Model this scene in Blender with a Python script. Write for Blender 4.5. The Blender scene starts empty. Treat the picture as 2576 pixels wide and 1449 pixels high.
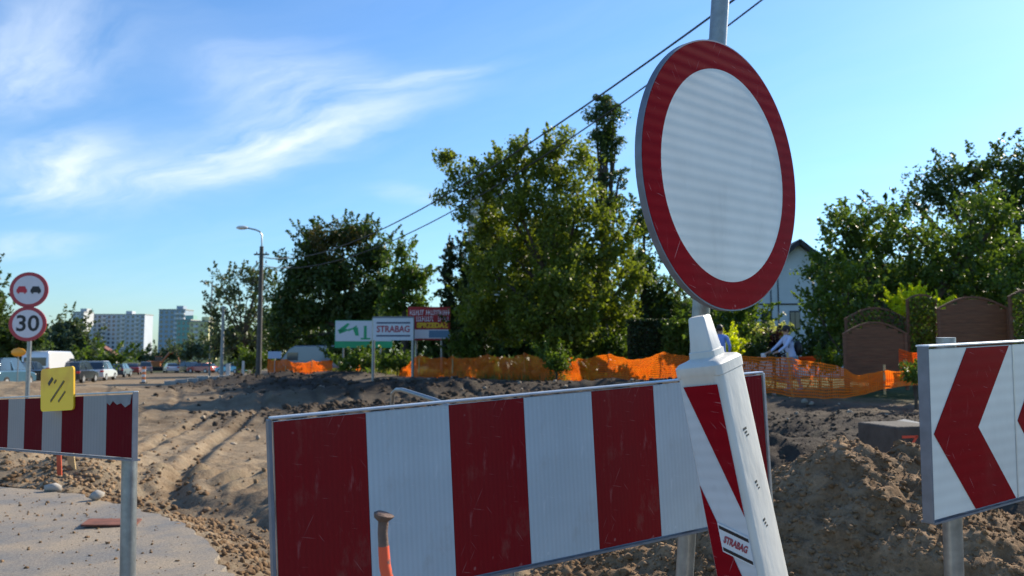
import bpy, math, random
import numpy as np
from mathutils import Vector, Matrix, Euler
R = math.radians
SC = bpy.context.scene
COL = SC.collection
rng = np.random.default_rng(7)
random.seed(7)

# ------------------------------------------------------------------ camera
CAM_Z = 1.45; F = 2003.0; PX, PY = 1288.0, 724.5; HOR = 885.0
TH = math.atan((HOR - PY) / F)
cam_d = bpy.data.cameras.new('camera'); cam_d.lens = F / 2576 * 36; cam_d.sensor_width = 36
cam_d.clip_start = 0.05; cam_d.clip_end = 5000
cam = bpy.data.objects.new('camera', cam_d); COL.objects.link(cam)
cam.location = (0, 0, CAM_Z); cam.rotation_euler = (R(90) + TH, 0, 0)
SC.camera = cam
cam_d.dof.use_dof = True; cam_d.dof.focus_distance = 2.75; cam_d.dof.aperture_fstop = 4.6

def ray(x, y):
    u = (x - PX) / F; v = (PY - y) / F
    return Vector((u, math.cos(TH) - math.sin(TH) * v, math.sin(TH) + math.cos(TH) * v))
def W(x, y, Y):
    d = ray(x, y); return Vector((0, 0, CAM_Z)) + d * (Y / d.y)

# ------------------------------------------------------------------ sun, sky, exposure
SUN_AZ = 41.0      # degrees from +X towards +Y
SUN_EL = 31.0
sv = Vector((math.cos(R(SUN_EL)) * math.cos(R(SUN_AZ)), math.cos(R(SUN_EL)) * math.sin(R(SUN_AZ)), math.sin(R(SUN_EL))))
sd = bpy.data.lights.new('sun', 'SUN'); sd.energy = 5.0; sd.angle = R(0.5); sd.color = (1.0, 0.88, 0.70)
sun = bpy.data.objects.new('sun', sd); COL.objects.link(sun); sun.location = (30, 20, 40)
sun.rotation_euler = sv.to_track_quat('Z', 'Y').to_euler()
world = bpy.data.worlds.new('World'); SC.world = world; world.use_nodes = True
SC.view_settings.view_transform = 'Standard'; SC.view_settings.look = 'None'
SC.view_settings.gamma = 1; SC.view_settings.use_curve_mapping = False
SC.view_settings.exposure = 0.66

def build_sky():
    nt = world.node_tree; N = nt.nodes; L = nt.links; N.clear()
    out = N.new('ShaderNodeOutputWorld'); bg = N.new('ShaderNodeBackground'); bg.inputs[1].default_value = 0.122
    sky = N.new('ShaderNodeTexSky'); sky.sky_type = 'NISHITA'; sky.sun_disc = False
    sky.sun_elevation = R(SUN_EL); sky.sun_rotation = R(90 - SUN_AZ)
    sky.air_density = 1.25; sky.dust_density = 0.35; sky.ozone_density = 3.2
    tc = N.new('ShaderNodeTexCoord')
    sep = N.new('ShaderNodeSeparateXYZ'); L.new(tc.outputs['Generated'], sep.inputs[0])
    add = N.new('ShaderNodeMath'); add.operation = 'ADD'; add.inputs[1].default_value = 0.12
    mx = N.new('ShaderNodeMath'); mx.operation = 'MAXIMUM'; mx.inputs[1].default_value = 0.0
    L.new(sep.outputs[2], mx.inputs[0]); L.new(mx.outputs[0], add.inputs[0])
    cmb = N.new('ShaderNodeCombineXYZ')
    for i in (0, 1):
        dv = N.new('ShaderNodeMath'); dv.operation = 'DIVIDE'
        L.new(sep.outputs[i], dv.inputs[0]); L.new(add.outputs[0], dv.inputs[1]); L.new(dv.outputs[0], cmb.inputs[i])
    def P(x, y):
        d = ray(x, y).normalized(); return Vector((d.x / (d.z + .12), d.y / (d.z + .12), 0))
    # warp
    nz = N.new('ShaderNodeTexNoise'); nz.inputs['Scale'].default_value = 1.3; nz.inputs['Detail'].default_value = 5
    L.new(cmb.outputs[0], nz.inputs['Vector'])
    sb = N.new('ShaderNodeVectorMath'); sb.operation = 'SUBTRACT'; sb.inputs[1].default_value = (.5, .5, .5)
    L.new(nz.outputs['Color'], sb.inputs[0])
    sc = N.new('ShaderNodeVectorMath'); sc.operation = 'SCALE'; sc.inputs['Scale'].default_value = 0.55
    L.new(sb.outputs[0], sc.inputs[0])
    wp = N.new('ShaderNodeVectorMath'); wp.operation = 'ADD'
    L.new(cmb.outputs[0], wp.inputs[0]); L.new(sc.outputs[0], wp.inputs[1])
    total = None
    ell = [((1300, 135), (840, 262), 22, 0.55), ((1130, 190), (560, 400), 92, 0.62), ((900, 330), (420, 480), 60, 0.62),
           ((600, 400), (-60, 520), 95, 0.50), ((900, 110), (560, 260), 95, 0.42), ((380, 20), (-120, 330), 165, 0.62),  # last ellipse paints the pale glare of a windscreen reflection into the sky
           ((220, 600), (-120, 640), 26, 0.35), ((1120, 470), (990, 500), 30, 0.25), ((1230, 420), (1650, 330), 34, 0.16),
           ((330, 330), (60, 520), 60, 0.45)]
    for a, b, w, amp in ell:
        pa, pb = P(*a), P(*b); c = (pa + pb) / 2
        mid = ((a[0] + b[0]) / 2, (a[1] + b[1]) / 2)
        dx, dy = b[0] - a[0], b[1] - a[1]; l = math.hypot(dx, dy)
        pn = P(mid[0] - dy / l * w, mid[1] + dx / l * w)
        ax = (pb - pa); la = ax.length / 2; ang = math.atan2(ax.y, ax.x)
        nrm = Vector((-math.sin(ang), math.cos(ang), 0)); lw = abs((pn - P(*mid)).dot(nrm)) + 1e-3
        m = N.new('ShaderNodeMapping'); m.vector_type = 'TEXTURE'
        m.inputs['Location'].default_value = c; m.inputs['Rotation'].default_value = (0, 0, ang)
        m.inputs['Scale'].default_value = (la * 1.15, lw * 1.35, 1)
        L.new(wp.outputs[0], m.inputs['Vector'])
        ln = N.new('ShaderNodeVectorMath'); ln.operation = 'LENGTH'; L.new(m.outputs[0], ln.inputs[0])
        mr = N.new('ShaderNodeMapRange'); mr.interpolation_type = 'SMOOTHERSTEP'
        mr.inputs[1].default_value = 1.35; mr.inputs[2].default_value = 0; mr.inputs[3].default_value = 0; mr.inputs[4].default_value = amp
        L.new(ln.outputs['Value'], mr.inputs[0])
        if total is None: total = mr.outputs[0]
        else:
            t = N.new('ShaderNodeMath'); t.operation = 'ADD'; L.new(total, t.inputs[0]); L.new(mr.outputs[0], t.inputs[1]); total = t.outputs[0]
    # fibrous texture along the streaks
    pa, pb = P(1200, 170), P(500, 440); ang = math.atan2((pb - pa).y, (pb - pa).x)
    m = N.new('ShaderNodeMapping'); m.vector_type = 'TEXTURE'; m.inputs['Rotation'].default_value = (0, 0, ang)
    m.inputs['Scale'].default_value = (1.3, .34, 1); L.new(wp.outputs[0], m.inputs['Vector'])
    fb = N.new('ShaderNodeTexNoise'); fb.inputs['Scale'].default_value = 1.7; fb.inputs['Detail'].default_value = 8; fb.inputs['Roughness'].default_value = .58
    L.new(m.outputs[0], fb.inputs['Vector'])
    fr = N.new('ShaderNodeMapRange'); fr.inputs[1].default_value = .30; fr.inputs[2].default_value = .72; fr.inputs[3].default_value = .12; fr.inputs[4].default_value = 1.25
    L.new(fb.outputs[0], fr.inputs[0])
    g = N.new('ShaderNodeMath'); g.operation = 'ADD'; g.inputs[1].default_value = 0.06; L.new(total, g.inputs[0])
    k = N.new('ShaderNodeMath'); k.operation = 'MULTIPLY'; L.new(g.outputs[0], k.inputs[0]); L.new(fr.outputs[0], k.inputs[1])
    k.use_clamp = True
    tint = N.new('ShaderNodeMix'); tint.data_type = 'RGBA'; tint.blend_type = 'MULTIPLY'; tint.inputs[0].default_value = 1
    tint.inputs[7].default_value = (0.53, 0.76, 1.0, 1)
    L.new(sky.outputs[0], tint.inputs[6])
    mix = N.new('ShaderNodeMix'); mix.data_type = 'RGBA'
    mix.inputs[7].default_value = (4.9, 5.6, 6.5, 1)
    L.new(k.outputs[0], mix.inputs[0]); L.new(tint.outputs[2], mix.inputs[6])
    L.new(mix.outputs[2], bg.inputs[0]); L.new(bg.outputs[0], out.inputs[0])
build_sky()

# ------------------------------------------------------------------ materials
MATS = {}
def mat(name, col, rough=.6, metal=0, spec=.5, coat=0, var=0, vscale=8, bump=0, bscale=60, col2=None, c2pos=(.45, .6), trans=0, detail=6, stretch=None):
    if name in MATS: return MATS[name]
    m = bpy.data.materials.new(name); m.use_nodes = True; nt = m.node_tree; N = nt.nodes; L = nt.links
    b = N['Principled BSDF']; b.inputs['Roughness'].default_value = rough; b.inputs['Metallic'].default_value = metal
    b.inputs['Specular IOR Level'].default_value = spec; b.inputs['Coat Weight'].default_value = coat
    b.inputs['Coat Roughness'].default_value = .12
    b.inputs['Base Color'].default_value = (*col, 1)
    tc = N.new('ShaderNodeTexCoord'); vec = tc.outputs['Object']
    if stretch:
        mp = N.new('ShaderNodeMapping'); mp.inputs['Scale'].default_value = stretch; L.new(vec, mp.inputs[0]); vec = mp.outputs[0]
    if var or col2:
        n = N.new('ShaderNodeTexNoise'); n.inputs['Scale'].default_value = vscale; n.inputs['Detail'].default_value = detail; L.new(vec, n.inputs['Vector'])
        r = N.new('ShaderNodeValToRGB'); L.new(n.outputs[0], r.inputs[0])
        c2 = col2 if col2 else tuple(c * (1 - var) for c in col); c1 = col if col2 else tuple(min(1, c * (1 + var * .6)) for c in col)
        r.color_ramp.elements[0].position = c2pos[0]; r.color_ramp.elements[1].position = c2pos[1]
        if not col2: r.color_ramp.elements[0].position = .3; r.color_ramp.elements[1].position = .7
        r.color_ramp.elements[0].color = (*c2, 1); r.color_ramp.elements[1].color = (*c1, 1)
        L.new(r.outputs[0], b.inputs['Base Color'])
    if bump:
        n2 = N.new('ShaderNodeTexNoise'); n2.inputs['Scale'].default_value = bscale; n2.inputs['Detail'].default_value = 6; L.new(vec, n2.inputs['Vector'])
        bp = N.new('ShaderNodeBump'); bp.inputs['Strength'].default_value = bump; bp.inputs['Distance'].default_value = .02; L.new(n2.outputs[0], bp.inputs['Height'])
        L.new(bp.outputs[0], b.inputs['Normal'])
    MATS[name] = m; return m

def leaf_mat(name, c1, c2, trans=.35):
    m = bpy.data.materials.new(name); m.use_nodes = True; nt = m.node_tree; N = nt.nodes; L = nt.links
    b = N['Principled BSDF']; b.inputs['Roughness'].default_value = .48; b.inputs['Specular IOR Level'].default_value = .35
    g = N.new('ShaderNodeNewGeometry'); tc = N.new('ShaderNodeTexCoord')
    n = N.new('ShaderNodeTexNoise'); n.inputs['Scale'].default_value = .55; n.inputs['Detail'].default_value = 3; L.new(tc.outputs['Object'], n.inputs['Vector'])
    a = N.new('ShaderNodeMath'); a.operation = 'MULTIPLY_ADD'; a.inputs[1].default_value = .45; L.new(g.outputs['Random Per Island'], a.inputs[0])
    s = N.new('ShaderNodeMath'); s.operation = 'MULTIPLY'; s.inputs[1].default_value = .6; L.new(n.outputs[0], s.inputs[0]); L.new(s.outputs[0], a.inputs[2])
    r = N.new('ShaderNodeValToRGB'); L.new(a.outputs[0], r.inputs[0])
    r.color_ramp.elements[0].position = .15; r.color_ramp.elements[1].position = .85
    r.color_ramp.elements[0].color = (*c1, 1); r.color_ramp.elements[1].color = (*c2, 1)
    L.new(r.outputs[0], b.inputs['Base Color'])
    t = N.new('ShaderNodeBsdfTranslucent'); hs = N.new('ShaderNodeMix'); hs.data_type = 'RGBA'; hs.blend_type = 'MULTIPLY'; hs.inputs[0].default_value = 1
    hs.inputs[7].default_value = (1.7, 1.75, .55, 1); L.new(r.outputs[0], hs.inputs[6]); L.new(hs.outputs[2], t.inputs['Color'])
    mx = N.new('ShaderNodeMixShader'); mx.inputs[0].default_value = trans; L.new(b.outputs[0], mx.inputs[1]); L.new(t.outputs[0], mx.inputs[2])
    L.new(mx.outputs[0], N['Material Output'].inputs['Surface']); MATS[name] = m; return m

def sheeting(name, col, rib=(0, 0, 1), ribscale=260, scr=.5, scrcol=(.75, .75, .78), rough=.30, dirt=.22, smear=.28, gloss=1.0):
    """retroreflective foil: fine prism rows, dust film, pale scratches"""
    m = bpy.data.materials.new(name); m.use_nodes = True; nt = m.node_tree; N = nt.nodes; L = nt.links
    b = N['Principled BSDF']; b.inputs['Roughness'].default_value = rough; b.inputs['Coat Weight'].default_value = .03 * gloss; b.inputs['Coat Roughness'].default_value = .15; b.inputs['Specular IOR Level'].default_value = .12 * gloss
    tc = N.new('ShaderNodeTexCoord'); o = tc.outputs['Object']
    col_out = None
    base = N.new('ShaderNodeTexNoise'); base.inputs['Scale'].default_value = 4.5; base.inputs['Detail'].default_value = 7; L.new(o, base.inputs['Vector'])
    r = N.new('ShaderNodeValToRGB'); L.new(base.outputs[0], r.inputs[0])
    r.color_ramp.elements[0].position = .3; r.color_ramp.elements[1].position = .75
    r.color_ramp.elements[0].color = (*col, 1); r.color_ramp.elements[1].color = (*[c * .84 + .006 for c in col], 1)
    cur = r.outputs[0]
    # scratches: three stretched thresholded noises
    for ang, st, th in ((.6, (230, 2.2, 9), .715), (-.5, (170, 1.6, 7), .72), (1.35, (260, 3, 11), .715), (.1, (26, 3, 19), .74)):
        mp = N.new('ShaderNodeMapping'); mp.inputs['Rotation'].default_value = (0, ang, 0)
        mp2 = N.new('ShaderNodeMapping'); mp2.inputs['Scale'].default_value = st
        nz = N.new('ShaderNodeTexNoise'); nz.inputs['Scale'].default_value = 1; nz.inputs['Detail'].default_value = 1.5
        L.new(o, mp.inputs[0]); L.new(mp.outputs[0], mp2.inputs[0]); L.new(mp2.outputs[0], nz.inputs['Vector'])
        mr = N.new('ShaderNodeMapRange'); mr.inputs[1].default_value = th; mr.inputs[2].default_value = th + .04; mr.inputs[3].default_value = 0; mr.inputs[4].default_value = scr
        L.new(nz.outputs[0], mr.inputs[0])
        mx = N.new('ShaderNodeMix'); mx.data_type = 'RGBA'; L.new(mr.outputs[0], mx.inputs[0]); L.new(cur, mx.inputs[6]); mx.inputs[7].default_value = (*scrcol, 1)
        cur = mx.outputs[2]
    for sc_, th_, am_, cc_ in (((26, 1, 5), .60, smear, scrcol), ((5, 1, 2.2), .54, dirt, (.24, .20, .16))):
        mp3 = N.new('ShaderNodeMapping'); mp3.inputs['Rotation'].default_value = (0, .35 if sc_[0] > 10 else 0, 0); mp3.inputs['Scale'].default_value = sc_; n3 = N.new('ShaderNodeTexNoise'); n3.inputs['Scale'].default_value = 1; n3.inputs['Detail'].default_value = 9; n3.inputs['Roughness'].default_value = .75
        L.new(o, mp3.inputs[0]); L.new(mp3.outputs[0], n3.inputs['Vector']); q3 = N.new('ShaderNodeMapRange'); q3.inputs[1].default_value = th_; q3.inputs[2].default_value = th_ + .16; q3.inputs[4].default_value = am_; L.new(n3.outputs[0], q3.inputs[0])
        x3 = N.new('ShaderNodeMix'); x3.data_type = 'RGBA'; L.new(q3.outputs[0], x3.inputs[0]); L.new(cur, x3.inputs[6]); x3.inputs[7].default_value = (*cc_, 1); cur = x3.outputs[2]
    # prism rows as broad soft value bands and fine relief
    wv = N.new('ShaderNodeTexWave'); wv.wave_type = 'BANDS'; wv.bands_direction = 'Z' if rib[2] else 'X'
    wv.inputs['Scale'].default_value = ribscale / 20; wv.inputs['Distortion'].default_value = .15
    L.new(o, wv.inputs['Vector'])
    mr = N.new('ShaderNodeMapRange'); mr.inputs[3].default_value = .955; mr.inputs[4].default_value = 1.02; L.new(wv.outputs[0], mr.inputs[0])
    mm = N.new('ShaderNodeMix'); mm.data_type = 'RGBA'; mm.blend_type = 'MULTIPLY'; mm.inputs[0].default_value = 1; L.new(cur, mm.inputs[6]); L.new(mr.outputs[0], mm.inputs[7])
    L.new(mm.outputs[2], b.inputs['Base Color'])
    bp = N.new('ShaderNodeBump'); bp.inputs['Strength'].default_value = .25; bp.inputs['Distance'].default_value = .001
    L.new(wv.outputs[0], bp.inputs['Height']); L.new(bp.outputs[0], b.inputs['Normal'])
    MATS[name] = m; return m

M_GALV = mat('galvanised_steel', (.27, .29, .30), rough=.40, metal=.65, var=.22, vscale=26, bump=.05, bscale=90)
M_ALU = mat('aluminium_edge', (.50, .53, .56), rough=.38, metal=.6, var=.15, vscale=20)
M_ALUDK = mat('grey_board_edge', (.16, .18, .22), rough=.5, metal=.3, var=.2, vscale=20)
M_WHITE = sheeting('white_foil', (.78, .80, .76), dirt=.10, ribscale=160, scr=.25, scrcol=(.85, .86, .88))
M_WHITE_V = sheeting('white_foil_ribbed', (.44, .52, .58), dirt=.38, rib=(1, 0, 0), ribscale=420, scr=.22, scrcol=(.8, .84, .9))  # darker, bluer white: the shade on the board is in the colour
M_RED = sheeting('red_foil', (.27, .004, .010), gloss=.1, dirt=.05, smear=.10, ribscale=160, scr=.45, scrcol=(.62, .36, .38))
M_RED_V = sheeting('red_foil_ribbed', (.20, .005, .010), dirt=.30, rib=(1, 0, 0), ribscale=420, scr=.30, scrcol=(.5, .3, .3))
M_DRED = sheeting('old_shaded_red_foil', (.12, .003, .009), gloss=.1, dirt=.06, smear=.05, rib=(1, 0, 0), ribscale=200, scr=.06, scrcol=(.22, .12, .13), rough=.6)  # aged red, darkened further to paint the left board's shade
M_GWHITE = sheeting('dusty_shaded_white_foil', (.23, .25, .275), rib=(1, 0, 0), ribscale=200, scr=.35, scrcol=(.2, .22, .25))  # white foil greyed for dust and for the shade on the left board
M_PLASTIC = mat('white_plastic', (.64, .635, .60), rough=.45, var=.22, vscale=9, bump=.12, bscale=30, stretch=(1, 1, .35), detail=10)
M_DIRTYW = mat('yellowed_plastic', (.60, .55, .46), rough=.45, var=.15, vscale=14)
M_CONC = mat('weathered_concrete', (.33, .33, .31), rough=.85, var=.25, vscale=6, bump=.3, bscale=30)
M_DKPOLE = mat('dark_weathered_pole', (.075, .07, .062), rough=.8, var=.3, vscale=5)
M_BLACK = mat('black_paint', (.012, .012, .014), rough=.5)
M_TYRE = mat('tyre_rubber', (.018, .018, .018), rough=.85)
M_GLASS = mat('dark_window_glass', (.03, .045, .06), rough=.08, spec=.8, coat=.3)
M_RUBBER = mat('black_cable', (.012, .012, .012), rough=.6)
M_BARK = mat('tree_bark', (.085, .062, .044), rough=.95, var=.4, vscale=3, bump=.5, bscale=10)
M_WOOD = mat('stained_brown_wood', (.15, .066, .034), rough=.7, var=.35, vscale=3, bump=.15, bscale=14, stretch=(1, 1, 9))
M_STAKE = mat('raw_timber', (.52, .38, .18), rough=.8, var=.2, vscale=10)
M_RUST = mat('rusty_steel', (.16, .10, .075), rough=.8, var=.4, vscale=30, bump=.3, bscale=80)
M_ORPAINT = mat('orange_spray_paint', (.75, .10, .035), rough=.6, col2=(.16, .10, .08), c2pos=(.36, .42), vscale=30)
M_REDSTAKE = mat('red_orange_paint', (.55, .08, .03), rough=.6, var=.2)

# ------------------------------------------------------------------ mesh helpers
class MB:
    def __init__(s): s.v = []; s.f = []; s.mi = []; s.n = 0
    def add(s, vs, fs, mi=0):
        o = s.n; s.v += [tuple(v) for v in vs]; s.f += [tuple(i + o for i in f) for f in fs]; s.mi += [mi] * len(fs); s.n += len(vs)
        return s
    def box(s, c, d, rot=None, mi=0, taper=1):
        x, y, z = d[0] / 2, d[1] / 2, d[2] / 2
        vs = [Vector((a * x * (taper if k > 0 else 1), b * y * (taper if k > 0 else 1), k * z)) for k in (-1, 1) for a, b in ((-1, -1), (1, -1), (1, 1), (-1, 1))]
        if rot is not None: vs = [rot @ v for v in vs]
        c = Vector(c); vs = [v + c for v in vs]
        return s.add(vs, [(3, 2, 1, 0), (4, 5, 6, 7), (0, 1, 5, 4), (1, 2, 6, 5), (2, 3, 7, 6), (3, 0, 4, 7)], mi)
    def tube(s, pts, rad, n=10, cap=True, mi=0):
        pts = [Vector(p) for p in pts]
        if not hasattr(rad, '__len__'): rad = [rad] * len(pts)
        vs = []; fs = []; prev = None
        for i, p in enumerate(pts):
            t = (pts[min(i + 1, len(pts) - 1)] - pts[max(i - 1, 0)]).normalized()
            if prev is None:
                a = t.orthogonal().normalized()
            else:
                a = (prev - t * prev.dot(t)).normalized()
            prev = a; b = t.cross(a)
            for k in range(n):
                an = 2 * math.pi * k / n; vs.append(p + (a * math.cos(an) + b * math.sin(an)) * rad[i])
        for i in range(len(pts) - 1):
            for k in range(n):
                k2 = (k + 1) % n; fs.append((i * n + k, i * n + k2, (i + 1) * n + k2, (i + 1) * n + k))
        if cap: fs.append(tuple(range(n - 1, -1, -1))); fs.append(tuple((len(pts) - 1) * n + k for k in range(n)))
        return s.add(vs, fs, mi)
    def prism(s, poly, y0, y1, mi=0):
        """poly in (x,z), counter-clockwise seen from -y; extruded y0(front)..y1(back)"""
        n = len(poly); vs = [(p[0], y0, p[1]) for p in poly] + [(p[0], y1, p[1]) for p in poly]
        fs = [tuple(range(n)), tuple(range(2 * n - 1, n - 1, -1))] + [(i, i + n, (i + 1) % n + n, (i + 1) % n) for i in range(n)]
        return s.add(vs, fs, mi)
    def sphere(s, c, r, seg=12, rings=8, mi=0):
        c = Vector(c); r = Vector(r) if hasattr(r, '__len__') else Vector((r, r, r)); vs = []; fs = []
        for i in range(1, rings):
            ph = math.pi * i / rings
            for k in range(seg):
                a = 2 * math.pi * k / seg; vs.append(c + Vector((r.x * math.sin(ph) * math.cos(a), r.y * math.sin(ph) * math.sin(a), r.z * math.cos(ph))))
        t = len(vs); vs += [c + Vector((0, 0, r.z)), c - Vector((0, 0, r.z))]
        for k in range(seg):
            k2 = (k + 1) % seg; fs.append((t, k, k2)); fs.append((t + 1, (rings - 2) * seg + k2, (rings - 2) * seg + k))
            for i in range(rings - 2): fs.append((i * seg + k, (i + 1) * seg + k, (i + 1) * seg + k2, i * seg + k2))
        return s.add(vs, fs, mi)
    def build(s, name, mats, parent=None, smooth=False, bevel=0, bseg=2):
        me = bpy.data.meshes.new(name); me.from_pydata(s.v, [], s.f)
        for m in (mats if isinstance(mats, (list, tuple)) else [mats]): me.materials.append(m)
        me.polygons.foreach_set('material_index', s.mi)
        if smooth: me.polygons.foreach_set('use_smooth', [True] * len(me.polygons))
        me.update()
        o = bpy.data.objects.new(name, me); COL.objects.link(o)
        if parent: o.parent = parent
        if bevel:
            b = o.modifiers.new('bevel', 'BEVEL'); b.width = bevel; b.segments = bseg; b.limit_method = 'ANGLE'
        if smooth:
            try: me.set_sharp_from_angle(angle=R(40))
            except Exception: pass
        return o
def npmesh(name, V, Fq, m, parent=None, smooth=False):
    V = np.asarray(V, dtype=np.float32); Fq = np.asarray(Fq, dtype=np.int32); k = Fq.shape[1]
    me = bpy.data.meshes.new(name); me.vertices.add(len(V)); me.vertices.foreach_set('co', V.ravel())
    me.loops.add(Fq.size); me.loops.foreach_set('vertex_index', Fq.ravel())
    me.polygons.add(len(Fq)); me.polygons.foreach_set('loop_start', np.arange(len(Fq), dtype=np.int32) * k)
    me.polygons.foreach_set('loop_total', np.full(len(Fq), k, dtype=np.int32))
    if smooth: me.polygons.foreach_set('use_smooth', np.ones(len(Fq), dtype=bool))
    me.update(calc_edges=True); me.materials.append(m)
    o = bpy.data.objects.new(name, me); COL.objects.link(o)
    if parent: o.parent = parent
    return o
def tag(o, label=None, cat=None, group=None, kind=None):
    if label: o['label'] = label
    if cat: o['category'] = cat
    if group: o['group'] = group
    if kind: o['kind'] = kind
    return o
def thing(name, label, cat, loc=(0, 0, 0), rot=(0, 0, 0), group=None):
    o = bpy.data.objects.new(name, None); COL.objects.link(o); o.location = loc
    if isinstance(rot, Matrix): o.rotation_euler = rot.to_euler()
    else: o.rotation_euler = rot
    o.empty_display_size = .2
    return tag(o, label, cat, group)
def copy_tree(o, parent=None):
    c = o.copy(); COL.objects.link(c)
    if parent: c.parent = parent
    for ch in list(o.children): copy_tree(ch, c)
    return c
def text_obj(txt, size, m, parent, loc, width=None, ext=.001, name='lettering', rot=(R(90), 0, 0), bold=0.0):
    cu = bpy.data.curves.new('t', 'FONT'); cu.body = txt; cu.size = size; cu.extrude = ext; cu.align_x = 'CENTER'; cu.align_y = 'CENTER'; cu.offset = bold; cu.resolution_u = 3
    t = bpy.data.objects.new('t', cu); COL.objects.link(t)
    dg = bpy.context.evaluated_depsgraph_get(); dg.update()
    me = bpy.data.meshes.new_from_object(t.evaluated_get(dg)); bpy.data.objects.remove(t); me.materials.clear(); me.materials.append(m)
    o = bpy.data.objects.new(name, me); COL.objects.link(o); o.parent = parent; o.location = loc; o.rotation_euler = rot
    if width:
        xs = [v.co.x for v in me.vertices]; w = max(xs) - min(xs); s = width / w
        for v in me.vertices: v.co.x *= s
    return o
def tilt(alpha, roll):
    return Matrix.Rotation(R(alpha), 3, 'Z') @ Matrix.Rotation(R(-roll), 3, 'Y')

# ------------------------------------------------------------------ noise (numpy)
def vnoise(x, y, seed=0):
    xi = np.floor(x).astype(np.int64); yi = np.floor(y).astype(np.int64); xf = x - xi; yf = y - yi
    def h(a, b):
        n = (a * 374761393 + b * 668265263 + seed * 1442695041) & 0xffffffff
        n = ((n ^ (n >> 13)) * 1274126177) & 0xffffffff
        return ((n ^ (n >> 16)) & 0xffff) / 65535.0
    u = xf * xf * (3 - 2 * xf); v = yf * yf * (3 - 2 * yf)
    return (h(xi, yi) * (1 - u) + h(xi + 1, yi) * u) * (1 - v) + (h(xi, yi + 1) * (1 - u) + h(xi + 1, yi + 1) * u) * v
def fbm(x, y, o=4, seed=0):
    s = 0; a = .5; t = 0
    for i in range(o): s = s + a * vnoise(x * 2 ** i, y * 2 ** i, seed + i * 17); t += a; a *= .5
    return s / t
def sst(a, b, x): t = np.clip((x - a) / (b - a), 0, 1); return t * t * (3 - 2 * t)
def seg_dist(X, Y, pts):
    d = np.full(np.shape(X), 1e9)
    for (ax, ay), (bx, by) in zip(pts[:-1], pts[1:]):
        vx, vy = bx - ax, by - ay; t = np.clip(((X - ax) * vx + (Y - ay) * vy) / (vx * vx + vy * vy), 0, 1)
        d = np.minimum(d, np.hypot(X - ax - t * vx, Y - ay - t * vy))
    return d
def inside(X, Y, poly):
    r = np.zeros(np.shape(X), bool); n = len(poly)
    for i in range(n):
        ax, ay = poly[i]; bx, by = poly[(i + 1) % n]
        c = ((ay > Y) != (by > Y)) & (X < (bx - ax) * (Y - ay) / (by - ay + 1e-12) + ax); r ^= c
    return r

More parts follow.
